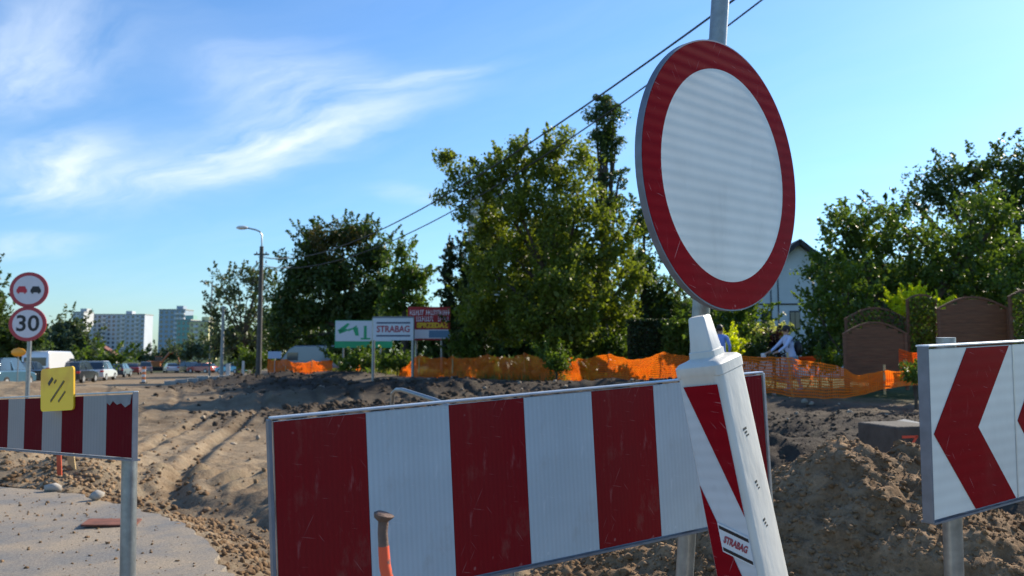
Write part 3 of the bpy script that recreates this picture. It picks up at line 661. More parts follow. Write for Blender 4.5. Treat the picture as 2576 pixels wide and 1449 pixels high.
def barrier_left():
    p = W(336, 988, 3.2); rot = tilt(-41.7, 3.0); z = rot @ Vector((0, 0, 1)); x = rot @ Vector((1, 0, 0))
    base = p - z * .262 - x * 2.26
    root = thing('road_barrier', 'dull dark red and grey striped barrier board at left on a galvanised post', 'barrier', base, rot)
    MB().box((1.126, .012, .131), (2.25, .018, .25)).build('board', M_ALU, root)
    MB().box((1.13, .008, .2655), (2.268, .020, .007)).build('top_edge', M_ALU, root, bevel=.002)
    MB().box((1.13, .012, -.0035), (2.268, .034, .007)).build('bottom_edge', M_ALUDK, root)
    MB().box((2.2595, .008, .131), (.008, .020, .262)).build('side_edge', M_ALUDK, root)
    stripes(root, 9, .25, .25, M_DRED, M_GWHITE, x0=.002, y=.0005)
    # torn foil on the last stripe
    MB().prism([(2.004, .256), (2.004, .226), (2.04, .214), (2.07, .232), (2.11, .216), (2.15, .222), (2.19, .205), (2.235, .218), (2.250, .256)][::-1], -.0030, -.0008).build('bare_metal_patch', M_ALUDK, root)
    for xx in (2.09, .05):
        MB().tube([(xx, .06, -1.25), (xx, .06, .25)], .0305, 18).build('post', M_GALV, root, smooth=True)
    # yellow plate
    r2 = thing('yellow_sign', 'small yellow plate with dark smudged marks fixed on the dull red and grey barrier', 'sign', W(145, 979, 3.66), tilt(-30, 4))
    M_Y = mat('yellow_plastic', (.95, .60, .02), rough=.4, col2=(.80, .40, .02), c2pos=(.38, .5), vscale=4)
    w, h, r = .128, .098, .018; pts = []
    for cx, cz, a0 in ((w - r, -h + r, -90), (w - r, h - r, 0), (-w + r, h - r, 90), (-w + r, -h + r, 180)):
        for i in range(5): an = R(a0 + 22.5 * i); pts.append((cx + r * math.cos(an), cz + r * math.sin(an)))
    MB().prism(pts, -.004, .004).build('plate', M_Y, r2)
    MK = mat('faded_brown_print', (.16, .11, .03), rough=.6, var=.4, vscale=60)
    def diag(cx, cz, l, t, m=MK):
        c, s = math.cos(R(40)), math.sin(R(40)); q = [(-l, -t), (l, -t), (l * .96, t), (-l * .96, t)]
        MB().prism([(cx + a * c - b * s, cz + a * s + b * c) for a, b in q], -.0056, -.0043).build('printed_mark', m, r2)
    diag(.005, -.010, .070, .0052); diag(.040, -.035, .035, .0045); diag(-.048, .038, .022, .008, M_BLACK); diag(-.012, .035, .011, .005)
    MB().tube([(0, .012, -.09), (0, .012, .05)], .006, 8).build('mounting_rod', M_GALV, r2)
barrier_left()

def small_near():
    # steel pin with orange spray paint
    a = W(965, 1306, 1.75); b = W(985, 1500, 1.75); mid = (a + b) / 2 + Vector((-.004, 0, 0)); down = (b - a).normalized()
    foot = b + down * ((b.z + .35) / -down.z)
    root = thing('steel_pin', 'rusty steel pin with mushroomed head and orange paint in front of the striped board', 'survey pin')
    q = [a, a + (b - a) * .35 + Vector((-.006, 0, 0)), b, foot]
    MB().tube([q[0], q[0] * .5 + q[1] * .5 + Vector((-.002, 0, 0)), q[1]], [.0115, .0108, .0112], 12).build('bare_shaft', M_RUST, root, smooth=True)
    MB().tube([q[1], q[1] * .6 + q[2] * .4 + Vector((-.004, 0, 0)), q[2], q[3]], [.0118, .0125, .0125, .0125], 12).build('painted_shaft', M_ORPAINT, root, smooth=True)
    MB().tube([a + Vector((0, 0, -.004)), a + Vector((0, 0, .004)), a + Vector((.001, 0, .010)), a + Vector((.002, 0, .013))], [.012, .021, .0225, .016], 14).build('head', M_RUST, root, smooth=True)
    # bent tube behind the barrier
    p = [W(1128, 1022, 4.4), W(1095, 1007, 4.5), W(1050, 993, 4.7), W(1012, 981, 4.85), W(997, 981, 4.95), W(988, 990, 5.0), W(986, 1015, 5.05), W(986, 1100, 5.1)]
    q2 = p[-1].copy(); q2.z = -.5; p.append(q2); p.insert(0, Vector((p[0].x + .35, p[0].y - .2, p[0].z - .16)))
    e = p[0].copy(); e.z = -.5; p.insert(0, e)
    o = MB().tube(p, .014, 10).build('bent_tube', M_GALV, smooth=True); tag(o, 'bent grey steel tube frame rising just behind the large striped board', 'tube frame')
    for (x, y, Y, h, m, lab, nm) in ((152, 1190, 9.0, .28, M_REDSTAKE, 'thin orange red stake under the left barrier board', 'marker_stake'), (184, 1178, 9.2, .24, M_STAKE, 'pale raw timber stake beside the orange red one', 'marker_stake')):
        b_ = W(x, y, Y); g = gz(b_.x, b_.y); b_.z = g - .05
        wd = .045 if m is M_REDSTAKE else .07
        o = MB().box((0, 0, h), (wd, .03, 2 * h)).box((0, 0, 2 * h + .01), (wd * .7, .02, .02)).build(nm, m); o.location = b_; o.rotation_euler = (0, R(-4 if m is M_REDSTAKE else -9), .3); tag(o, lab, 'stake')
    # rusty plate on the asphalt
    o = MB().box((0, 0, .012), (.42, .26, .016), rot=Matrix.Rotation(R(3), 3, 'Y')).build('rusty_plate', mat('brown_rust', (.17, .06, .035), rough=.8, var=.4, vscale=12), bevel=.004)
    c = W(282, 1307, 6.85); o.location = (c.x, c.y, .004); o.rotation_euler = (0, 0, .25); tag(o, 'flat rusty brown plate lying on the broken asphalt', 'plate')
    for i, (x, y, s, lab) in enumerate(((135, 1222, .075, 'pale stone at the broken edge of the asphalt, left of another'), (240, 1240, .085, 'pale flat stone at the asphalt edge nearer the post'))):
        Y = 8.45 if i == 0 else 7.95; c = W(x, y, Y); o = clods('stone', [np.array((c.x, c.y, .03))], [s], mat('pale_stone', (.36, .33, .29), rough=.8, var=.2)); tag(o, lab, 'stone')
    # concrete block with red spray marks
    c = W(2262, 1168, 7.2); root = thing('concrete_block', 'dark concrete block with red spray paint marks in the pit behind the heap', 'concrete block', (c.x, c.y, c.z - .05), (0, 0, R(14)))
    MB().box((0, 0, .20), (.46, .5, .42)).build('block', mat('dark_concrete', (.065, .057, .05), rough=.9, var=.35, vscale=7, bump=.5, bscale=20), root, bevel=.02)
    MR = mat('red_spray_paint', (.62, .07, .03), rough=.7)
    def stroke(pts):
        for a_, b_ in zip(pts[:-1], pts[1:]):
            l = math.hypot(b_[0] - a_[0], b_[1] - a_[1]); an = math.atan2(b_[1] - a_[1], b_[0] - a_[0])
            MB().box(((a_[0] + b_[0]) / 2, -.2525, (a_[1] + b_[1]) / 2), (l + .02, .002, .022), rot=Matrix.Rotation(-an, 3, 'Y')).build('spray_mark', MR, root)
    stroke([(-.16, .32), (-.02, .32), (-.13, .18), (.0, .17)]); stroke([(.05, .31), (.16, .30), (.12, .14)])
    # concrete wedge in the pit
    c = W(2265, 1080, 11.5)
    o = MB().box((0, 0, 0), (.9, .6, .3), taper=.8).build('concrete_slab', M_CONC, bevel=.02); o.location = (c.x, c.y, c.z - .1); o.rotation_euler = (.1, -.15, .4); tag(o, 'broken pale concrete slab tilted on the far wall of the pit', 'slab')
small_near()

# ------------------------------------------------------------------ left speed sign
def left_signs():
    Y = 15.0; p = W(70, 990, Y); g = gz(p.x, p.y)
    root = thing('speed_sign', 'post with two round signs, no overtaking above and 30 speed limit below', 'road sign', (p.x, p.y, g - .1), tilt(10, .4))
    hz = lambda y: W(70, y, Y).z - g + .1
    MB().tube([(0, 0, -.3), (0, 0, hz(700))], .038, 14).build('post', M_GALV, root, smooth=True)
    k = 48
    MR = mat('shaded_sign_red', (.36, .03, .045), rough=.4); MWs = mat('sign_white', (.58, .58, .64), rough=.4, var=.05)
    def disc(x, z, r, y0, y1, name, m):
        pts = [(x + r * math.cos(2 * math.pi * i / k), z + r * math.sin(2 * math.pi * i / k)) for i in range(k)]
        return MB().prism(pts, y0, y1).build(name, m, root)
    for i, (y, r) in enumerate(((730, .335), (815, .325))):
        z = hz(y); x = -.02
        disc(x, z, r, -.070, -.045, 'sign_plate', MR); disc(x, z, r * .80, -.0735, -.0702, 'sign_face', MWs)
        if i == 0:
            for sx, m in ((-1, mat('car_symbol_red', (.45, .02, .04), rough=.5)), (1, M_BLACK)):
                c = x + sx * r * .36; w = r * .27; q = [(-1, -.55), (-.75, -.55), (-.75, -.8), (-.45, -.8), (-.45, -.55), (.45, -.55), (.45, -.8), (.75, -.8), (.75, -.55), (1, -.55), (1, .05), (.85, .2), (.6, .75), (-.6, .75), (-.85, .2), (-1, .05)]
                MB().prism([(c + a * w, z + b * w) for a, b in q], -.077, -.0738).build('car_symbol', m, root)
        else:
            text_obj('30', r * 1.28, M_BLACK, root, (x, -.0745, z - .005), width=r * 1.22, ext=.001, bold=.008)
        MB().box((0, -.035, z), (.2, .02, .04)).build('bracket', M_GALV, root)
left_signs()

# ------------------------------------------------------------------ lamp posts, wires
def lamp_posts():
    # main: dark pole with arm and head towards the left
    Y = 47; b = W(650, 948, Y); g = gz(b.x, b.y)
    root = thing('street_lamp', 'tall dark street lamp post with one arm, nearest of the lamps on the left', 'street lamp', (b.x, b.y, g))
    H = lambda y: W(650, y, Y).z - g
    MB().tube([(0, 0, -.5), (0, 0, H(620))], [.17, .115], 12).build('pole', M_DKPOLE, root, smooth=True)
    X = lambda x: (x - 650) / F * Y
    MB().tube([(0, 0, H(625)), (0, 0, H(592)), (X(645), 0, H(583)), (X(636), -.1, H(579)), (X(612), -.2, H(574))], .045, 8).build('arm', M_GALV, root, smooth=True)
    mb = MB(); mb.sphere((X(602), -.2, H(574)), (.36, .16, .12), 16, 8); mb.build('lamp_head', mat('lamp_head_paint', (.62, .60, .56), rough=.4), root, smooth=True)
    MB().box((0, 0, H(640)), (.9, .08, .09)).build('crossarm', M_DKPOLE, root)
    for s in (-1, 1):
        for y in (640, 662): MB().tube([(s * .28, 0, H(y)), (s * .28, 0, H(y) + .16)], [.05, .03], 8).build('insulator', mat('insulator_ceramic', (.12, .07, .05), rough=.3), root)
    MB().tube([(0, 0, H(655)), (X(628), 0, H(715))], .02, 6).build('stay', M_DKPOLE, root)
    for x, ybase, ytop, Y, r, head, lab in ((557, 942, 770, 62, .15, None, 'bare concrete pole left of the dark street lamp'), (527, 930, 712, 85, .10, 512, 'slim pale street lamp, furthest left of the poles')):
        b = W(x, ybase, Y); g = gz(b.x, b.y); t = W(x, ytop, Y).z - g
        root = thing('concrete_pole' if head is None else 'street_lamp', lab, 'pole' if head is None else 'street lamp', (b.x, b.y, g))
        MB().tube([(0, 0, -.5), (0, 0, t)], [r, r * .7], 10).build('pole', M_CONC, root, smooth=True)
        if head:
            xx = (head - x) / F * Y; MB().tube([(0, 0, t), (xx * .5, 0, t + .12), (xx, 0, t + .1)], .05, 6).build('arm', M_GALV, root)
            MB().sphere((xx, 0, t + .08), (.34, .16, .11), 12, 6).build('lamp_head', M_ALU, root, smooth=True)
        else: MB().box((0, 0, t - .1), (.5, .1, .1)).build('crossarm', M_CONC, root)
lamp_posts()

def wires():
    # fitted catenaries: from the lamp pole to a pole outside the frame on the right
    for i, (pts, lab) in enumerate(((([650, 646], [1006, 553], [1284, 392], [1659, 134], [1850, -5]), 'upper of the two black overhead wires crossing the sky'),
                                    (([650, 668], [1006, 595], [1173, 512], [1484, 312], [1670, 181], [1920, 0]), 'lower of the two black overhead wires crossing the sky'))):
        A = W(pts[0][0], pts[0][1], 47)
        best = None
        P_ = np.array(pts[1:], float)
        for Yb in np.linspace(3, 12, 10):
            for xb in (2300, 2500, 2700):
                for yb in np.linspace(-900, -200, 36):
                    B = W(xb, yb, Yb)
                    for sag in np.linspace(0, 3.0, 31):
                        t = np.linspace(0, 1, 160); Q = np.array(A)[None] * (1 - t)[:, None] + np.array(B)[None] * t[:, None]
                        Q[:, 2] -= 4 * sag * t * (1 - t)
                        dz = Q[:, 2] - CAM_Z; fw = Q[:, 1] * math.cos(TH) + dz * math.sin(TH); up = -Q[:, 1] * math.sin(TH) + dz * math.cos(TH)
                        xs = PX + F * Q[:, 0] / fw; ys = PY - F * up / fw
                        e = np.abs(np.interp(P_[:, 0], xs, ys) - P_[:, 1]).max()
                        if best is None or e < best[0]: best = (e, Q.copy())
        print('wire fit', best[0])
        o = MB().tube([Vector(q) for q in best[1][::4]] + [Vector(best[1][-1])], .019, 6).build('overhead_wire', M_RUBBER, smooth=True); tag(o, lab, 'wire')
    for i, (y0, y1) in enumerate(((640, 642), (660, 668))):
        A = W(652, y0, 47); B = W(740, y1, 60); m = (A + B) / 2; m.z -= .25
        o = MB().tube([A, (A + m) / 2 - Vector((0, 0, .08)), m, (B + m) / 2 - Vector((0, 0, .08)), B], .018, 5).build('overhead_wire', M_GALV); tag(o, ('higher', 'lower')[i] + ' pale cable running from the dark lamp post into the trees', 'cable')
wires()

# ------------------------------------------------------------------ billboards
def billboards():
    def frame(x0, x1, y0, y1, Y, yaw, name, lab):
        c = W((x0 + x1) / 2, y1, Y); w = (x1 - x0) / F * Y / math.cos(R(yaw)); h = (y1 - y0) / F * Y
        root = thing(name, lab, 'billboard', c, (0, 0, R(yaw))); return root, w, h
    GREY = mat('billboard_white', (.60, .64, .70), rough=.6, var=.05); GRN = mat('billboard_green', (.02, .34, .15), rough=.6, var=.15, vscale=1)
    # green
    root, w, h = frame(843, 985, 806, 875, 50, 4, 'billboard', 'white billboard with a green band along its foot, furthest left of the three')
    MB().box((0, .05, h / 2), (w, .06, h)).build('panel', GRN, root)
    MB().box((0, .0125, h * .61), (w - .06, .01, h * .74)).build('white_field', GREY, root)
    for q in ([(-.46, .62), (-.38, .55), (-.24, .86), (-.28, .9)], [(-.44, .63), (-.42, .5), (-.28, .62), (-.3, .7)], [(-.30, .66), (-.26, .6), (-.12, .74), (-.12, .82), (-.2, .72)], [(-.19, .70), (-.14, .44), (-.08, .44), (-.10, .74)], [(-.05, .36), (-.05, .30), (.12, .30), (.12, .36)]):
        o = MB().prism([(a * w, b * h) for a, b in q], .002, .007); o.build('green_emblem', GRN, root)
    MB().box((.03 * w, .004, h * .55), (.05 * w, .004, h * .5)).build('green_bar', GRN, root)
    for s in (-.35, .3): MB().tube([(s * w, .1, -1.6), (s * w, .1, h)], .05, 8).build('post', M_GALV, root)
    # contractor board
    root, w, h = frame(938, 1040, 800, 856, 38, -3, 'billboard', 'white contractor board with red STRABAG lettering between two dark bars')
    MB().box((0, .03, h / 2), (w, .05, h)).build('panel', GREY, root)
    DB = mat('navy_print', (.04, .06, .12), rough=.6)
    for v in (.20, .78): MB().box((0, .002, h * v), (w * .84, .004, h * .07)).build('dark_bar', DB, root)
    text_obj('STRABAG', h * .40, mat('red_print', (.36, .02, .04), rough=.6), root, (0, .0, h * .49), width=w * .82, ext=.002, bold=.01)
    MB().box((0, .03, h + .04), (w + .04, .08, .07)).build('top_rail', M_ALUDK, root)
    for s in (-.5, .48):
        g = W(938 if s < 0 else 1040, 940, 38); MB().tube([(s * w, .1, gz(root.location.x, root.location.y) - root.location.z - .4), (s * w, .1, h)], .075, 10).build('post', M_GALV, root, smooth=True)
    # red board
    root, w, h = frame(1026, 1132, 772, 856, 39.2, 4, 'billboard', 'dark red billboard with white and yellow lettering behind the contractor board')
    DR = mat('dark_red_print', (.36, .014, .016), rough=.6)
    MB().box((0, .05, h / 2), (w, .08, h)).build('panel', DR, root)
    YL = mat('yellow_print', (.85, .50, .02), rough=.6); LW = mat('pale_print', (.75, .75, .80), rough=.6); LB = mat('blue_print', (.12, .24, .38), rough=.6)
    rb = random.Random(9)      # two rows of white print too blurred to read: letter-sized strokes
    for zc, xa, xb, gap in ((.83, -.45, .45, -.10), (.64, -.30, .45, .14)):
        mb = MB(); x = xa
        while x < xb:
            lw = rb.uniform(.022, .040)
            if abs(x - gap) > .03:
                mb.box(((x + lw * .2) * w, .0, zc * h), (lw * .38 * w, .006, h * .15)); mb.box(((x + lw * .55) * w, .0, (zc + rb.choice((-.06, 0, .06))) * h), (lw * .7 * w, .0055, h * .035))
            x += lw + .016
        tag(mb.build('blurred_lettering', LW, root), kind='stuff')
    text_obj('SPRZEDAŻ', h * .20, YL, root, (w * .08, .006, h * .44), width=w * .74, ext=.003, bold=.02)
    MB().box((.05 * w, .004, h * .185), (w * .90, .008, h * .27)).build('white_strip', LW, root)
    MB().box((.24 * w, -.003, h * .185), (w * .48, .006, h * .22)).build('blue_field', LB, root)
    for s in (-.3, .3): MB().tube([(s * w, .12, -2.2), (s * w, .12, h)], .06, 8).build('post', M_GALV, root)
billboards()

# ------------------------------------------------------------------ foliage
LM = {
 'willow': leaf_mat('poplar_leaves', (.060, .088, .016), (.185, .215, .034), .48),
 'dark': leaf_mat('dark_green_leaves', (.028, .052, .018), (.075, .115, .026), .36),
 'mid': leaf_mat('mid_green_leaves', (.036, .072, .016), (.115, .165, .030), .42),
 'brown': leaf_mat('reddish_leaves', (.055, .045, .016), (.105, .085, .024), .35),
 'thuja': leaf_mat('conifer_sprays', (.014, .030, .010), (.040, .062, .016), .15),
 'lime': leaf_mat('lime_yellow_leaves', (.34, .40, .012), (.62, .62, .03), .5),
 'bush': leaf_mat('bright_shrub_leaves', (.045, .085, .014), (.12, .17, .028), .4),
 'maroon': leaf_mat('maroon_leaves', (.03, .012, .012), (.06, .02, .02), .2),
 'cream': leaf_mat('cream_flower_heads', (.35, .36, .14), (.55, .54, .25), .4),
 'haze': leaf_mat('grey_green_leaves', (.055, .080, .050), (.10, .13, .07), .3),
}
def leaves(name, P, size, m, parent, droop=0.0, rg=rng):
    n = len(P); a = rg.normal(size=(n, 3)); a[:, 2] *= (1 - .3 * droop)
    if droop: a[:, 2] -= droop * 2
    a /= np.linalg.norm(a, axis=1)[:, None]; b = rg.normal(size=(n, 3)); b = np.cross(a, b); b /= np.linalg.norm(b, axis=1)[:, None] + 1e-9
    s = size * rg.uniform(.6, 1.35, n)[:, None]; nn = np.cross(a, b) * s * rg.uniform(-.15, .15, (n, 1))
    V = np.stack([P - a * s * .55, P + b * s * .30 + nn, P + a * s * .55, P - b * s * .30 + nn], 1).reshape(-1, 3)
    Fq = np.arange(4 * n).reshape(-1, 4)
    return npmesh(name, V, Fq, m, parent)
def crown_points(blobs, clump, per, dens, rg, core=True):
    """blobs: (centre, radii) in metres; returns leaf positions gathered in clumps"""
    out = []; inner = []
    for c, r in blobs:
        c = np.array(c); r = np.array(r); area = 4 * math.pi * ((r[0] * r[1]) ** 1.6 / 3 + (r[0] * r[2]) ** 1.6 / 3 + (r[1] * r[2]) ** 1.6 / 3) ** (1 / 1.6)
        k = max(5, int(area / (clump * clump * 3.1) * dens))
        d = rg.normal(size=(k, 3)); d /= np.linalg.norm(d, axis=1)[:, None]
        rad = rg.uniform(.62, 1.06, k)[:, None] + .10 * rg.normal(size=(k, 1)); C = c + d * rad * r
        cs = clump * rg.uniform(.55, 1.35, k)
        m_ = rg.poisson(per, k)
        idx = np.repeat(np.arange(k), m_); q = rg.normal(size=(len(idx), 3)); q /= np.linalg.norm(q, axis=1)[:, None]
        q *= (rg.random(len(idx)) ** .45)[:, None] * np.array([1, 1, .72]); out.append(C[idx] + q * cs[idx][:, None])
        if core:
            vol = r[0] * r[1] * r[2] * 4.2; ki = int(min(14000, vol * 21 / clump ** 1.8)); q = rg.normal(size=(ki, 3)); q /= np.linalg.norm(q, axis=1)[:, None]; inner.append(c + q * (rg.random(ki) ** .4)[:, None] * r * .72)
    return np.concatenate(out), (np.concatenate(inner) if inner else None)
def tree(name, label, cat, Y, blobs, base, leaf, clump, lm, per=26, dens=1.0, depth=.8, trunk=.22, seed=0, group=None, droop=0, core=True, limbs=True, extra=None, shoots=True):
    """blobs in photo pixels (cx, cy, rx, ry[, dY]) turned into metres at distance Y; base = (x) pixel of the trunk"""
    rg = np.random.default_rng(seed + 100); bx = W(base, 900, Y); g = gz(bx.x, Y)
    root = thing(name, label, cat, (bx.x, Y, g), group=group); o = Vector((bx.x, Y, g)); B = []
    for bl in blobs:
        cx, cy, rx, ry = bl[:4]; dy = bl[4] if len(bl) > 4 else 0; YY = Y + dy
        c = W(cx, cy, YY) - o; s = YY / F; B.append((c, (rx * s, max(.3, min(rx, ry * 1.2) * s * depth), ry * s)))
    P, I = crown_points(B, clump, per, dens, rg, core)
    if clump > .15 and shoots:
        sh = []
        for c, r_ in B:
            for _ in range(int(5 + 3 * dens)):
                d = rg.normal(size=3); d[2] = abs(d[2]) * .9 + .15; d /= np.linalg.norm(d); st = np.array(c) + d * np.array(r_) * .92
                ln = clump * rg.uniform(1.0, 2.4); dd = d + np.array([rg.normal(0, .3), rg.normal(0, .3), rg.uniform(.0, .7)]); dd /= np.linalg.norm(dd)
                n_ = int(per * 1.0); t = rg.random(n_)[:, None]; sh.append(st + dd * ln * t + rg.normal(size=(n_, 3)) * clump * .20 * (1.1 - t))
        P = np.concatenate([P] + sh)
    cr = leaves('crown', P, leaf, LM[lm], root, droop, rg)
    if I is not None and len(I): leaves('inner_leaves', I, leaf * 1.7, LM[lm], root, 0, rg)
    if extra:
        for em, bl in extra:
            B2 = [(W(cx, cy, Y - .8) - o, (rx * Y / F, .8 * rx * Y / F, ry * Y / F)) for cx, cy, rx, ry in bl]
            P2, _ = crown_points(B2, clump, per, dens * .8, rg, False); tag(leaves('leaf_sprays', P2, leaf, LM[em], root, droop, rg), kind='stuff')
    if limbs:
        mb = MB(); top = max(B, key=lambda b: b[0].z)[0]
        mid = Vector((top.x * .3, top.y * .3, top.z * .45)); mb.tube([(0, 0, -.3), (0, 0, .4), mid * .5, mid, (mid + top) * .5, top], [trunk * 1.3, trunk, trunk * .85, trunk * .65, trunk * .35, trunk * .1], 9)
        for c, r in B:
            j = mid * rg.uniform(.55, 1.0); mb.tube([j, (j + c) / 2 + Vector((0, 0, -.1)), c, c + Vector((rg.uniform(-.5, .5) * r[0], 0, .7 * r[2]))], [trunk * .45, trunk * .32, trunk * .18, trunk * .06], 6)
        mb.build('trunk', M_BARK, root, smooth=True)
    return root

# the big ragged poplar in the middle
tree('poplar_tree', 'big ragged yellow green tree with a tall dark spire in the middle', 'tree', 34,
     [(1235, 455, 58, 62), (1310, 420, 60, 46, 1), (1390, 430, 56, 52), (1455, 500, 52, 48, -.6), (1300, 520, 62, 56, -.8), (1390, 555, 70, 60, -1.2), (1500, 590, 52, 66), (1225, 570, 48, 62, .5), (1300, 630, 66, 56, .8),
      (1420, 660, 74, 62, -.8), (1240, 690, 58, 56, -.6), (1340, 730, 74, 58, 1), (1500, 720, 62, 62), (1210, 780, 58, 66), (1290, 820, 74, 50), (1420, 790, 84, 56, .8), (1440, 840, 70, 44, -2), (1400, 740, 62, 56, -2.4), (1480, 770, 50, 50, -2), (1340, 800, 60, 50, -1.6), (1560, 620, 36, 54), (1590, 710, 42, 66), (1540, 800, 50, 48, .6)],
     1445, .155, .55, 'willow', per=84, dens=1.15, trunk=.26, seed=1, droop=.25,
     extra=[('willow', [(1150, 430, 26, 36), (1125, 400, 16, 16), (1110, 490, 34, 12), (1185, 470, 26, 40), (1425, 340, 26, 28), (1405, 370, 30, 24), (1470, 385, 26, 26), (1300, 380, 24, 20), (1180, 540, 30, 40), (1445, 420, 40, 40)])])
tree('spire_tree', 'dark narrow tree top rising above the ragged tree beside the round sign', 'tree', 37,
     [(1520, 262, 36, 34), (1545, 285, 26, 26), (1500, 290, 22, 22), (1528, 325, 38, 38), (1510, 350, 26, 30), (1520, 390, 24, 40), (1548, 370, 22, 36), (1522, 450, 22, 34), (1555, 455, 20, 30), (1490, 430, 18, 40), (1530, 520, 46, 46)],
     1520, .13, .36, 'dark', shoots=False, per=60, dens=1.1, trunk=.25, seed=2)
# trees left of centre
tree('maple_tree', 'broad dark tree with a reddish brown top left of centre', 'tree', 64,
     [(790, 625, 45, 48), (760, 700, 60, 60), (860, 600, 50, 34), (910, 590, 48, 34), (940, 650, 60, 55), (840, 690, 80, 65), (960, 730, 65, 60), (770, 790, 80, 55), (890, 780, 95, 60), (720, 770, 50, 60), (830, 860, 90, 34), (710, 850, 50, 45)],
     860, .27, .85, 'dark', per=44, dens=1.25, trunk=.4, seed=3,
     extra=[('brown', [(790, 598, 40, 26), (860, 588, 52, 30), (905, 578, 46, 26), (830, 630, 50, 22)])])
tree('linden_tree', 'rounded green tree right of the reddish topped tree', 'tree', 60,
     [(1010, 640, 30, 34), (1020, 700, 50, 50), (1055, 710, 28, 34), (990, 760, 48, 50), (1050, 770, 38, 40), (1030, 830, 50, 34)],
     1020, .25, .75, 'mid', per=38, dens=.9, trunk=.3, seed=4)
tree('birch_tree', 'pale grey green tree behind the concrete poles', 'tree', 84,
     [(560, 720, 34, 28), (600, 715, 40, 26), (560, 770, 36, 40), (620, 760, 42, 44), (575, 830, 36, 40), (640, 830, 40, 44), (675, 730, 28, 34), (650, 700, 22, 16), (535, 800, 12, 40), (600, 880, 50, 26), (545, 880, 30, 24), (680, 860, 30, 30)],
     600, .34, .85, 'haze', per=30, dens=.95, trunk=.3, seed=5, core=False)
tree('ash_tree', 'dark low tree filling the gap below the grey green one', 'tree', 90,
     [(600, 850, 60, 42), (660, 870, 50, 40), (540, 880, 30, 26), (690, 820, 34, 50), (620, 890, 60, 26)], 640, .4, .9, 'dark', per=26, dens=1.1, trunk=.3, seed=55)
# thujas behind the billboards
for i, (x, yt, w) in enumerate(((1131, 640, 17), (1160, 632, 18), (1192, 655, 18), (1215, 690, 18))):
    bl = [(x + (i % 2) * 3, yt + 8 + k * (880 - yt) / 7, w * min(1, .35 + .3 * k), (880 - yt) / 7 * .8) for k in range(8)]
    tree('thuja_tree', ['leftmost dark columnar thuja behind the red billboard', 'second dark columnar thuja from the left, the tallest', 'third dark columnar thuja beside the ragged tree', 'rightmost dark columnar thuja partly inside the ragged tree'][i], 'thuja', 40, bl, x, .16, .34, 'thuja', per=34, dens=1.2, trunk=.1, seed=10 + i, group='columnar thujas behind the billboards', limbs=True)
# undergrowth filling below the poplar, right of sign
tree('dark_tree', 'dark dense tree behind the lower left of the round sign', 'tree', 39, [(1620, 560, 50, 60), (1610, 680, 62, 80), (1670, 760, 62, 70), (1600, 800, 60, 60), (1720, 800, 50, 60), (1250, 610, 64, 90), (1390, 610, 100, 90), (1330, 720, 110, 80), (1480, 700, 70, 90), (1200, 740, 46, 90), (1500, 830, 80, 50), (1400, 850, 80, 34), (1280, 840, 90, 46), (1180, 840, 50, 46)], 1620, .17, .55, 'dark', per=44, dens=1.1, trunk=.3, seed=20)
# right side: hazel-like shrubs/trees
tree('tall_tree', 'tall dark tree at the right edge rising behind the garden', 'tree', 33,
     [(2560, 430, 90, 55), (2450, 440, 85, 52), (2360, 480, 68, 44), (2420, 520, 90, 50), (2540, 520, 90, 80), (2300, 510, 38, 26), (2240, 545, 30, 22), (2640, 500, 80, 110), (2480, 620, 90, 80), (2600, 680, 90, 100)],
     2560, .15, .62, 'dark', per=56, dens=1.15, trunk=.4, seed=21)
tree('garden_tree', 'bushy mid green tree over the wooden fence at right', 'tree', 25,
     [(2128, 605, 38, 46), (2150, 590, 40, 42), (2120, 660, 62, 56), (2200, 620, 62, 50), (2200, 700, 90, 66), (2085, 705, 40, 50), (2290, 600, 60, 50), (2350, 640, 80, 60), (2440, 590, 62, 60), (2500, 570, 44, 54), (2300, 720, 100, 70), (2450, 700, 100, 80), (2560, 660, 70, 90),
      (2072, 810, 36, 60), (2120, 780, 60, 60), (2100, 850, 70, 60), (2530, 760, 70, 50)],
     2210, .125, .44, 'mid', per=50, dens=1.1, trunk=.25, seed=22,
     extra=[('mid', [(2115, 540, 12, 26), (2170, 552, 10, 22), (2235, 545, 12, 26), (2440, 520, 16, 30), (2500, 495, 14, 30), (2060, 650, 18, 12), (2040, 690, 16, 10)])])
tree('young_tree', 'young bright green tree with upright shoots right of the white house', 'tree', 22.5,
     [(2120, 740, 20, 34), (2135, 690, 8, 24), (2150, 790, 50, 34), (2100, 800, 40, 36), (2160, 840, 60, 30), (2180, 745, 22, 26), (2050, 770, 14, 16)], 2130, .14, .32, 'bush', per=26, dens=.9, trunk=.07, seed=23, core=False)
tree('lime_shrub', 'bright lime yellow shrub glowing above the wooden fence', 'shrub', 21.8,
     [(2290, 760, 24, 26), (2265, 775, 24, 18), (2320, 768, 24, 22), (2350, 780, 20, 16), (2300, 790, 46, 18)], 2300, .10, .22, 'lime', per=30, dens=1.2, trunk=.05, seed=24, core=True)
tree('conifer_shrub', 'spreading dark green shrub behind the people at centre right', 'shrub', 27,
     [(1840, 800, 50, 34), (1800, 830, 44, 40), (1880, 790, 40, 26), (1900, 830, 40, 26), (1760, 820, 30, 50), (1860, 860, 60, 34)], 1840, .15, .36, 'mid', per=30, dens=1.1, trunk=.12, seed=25)
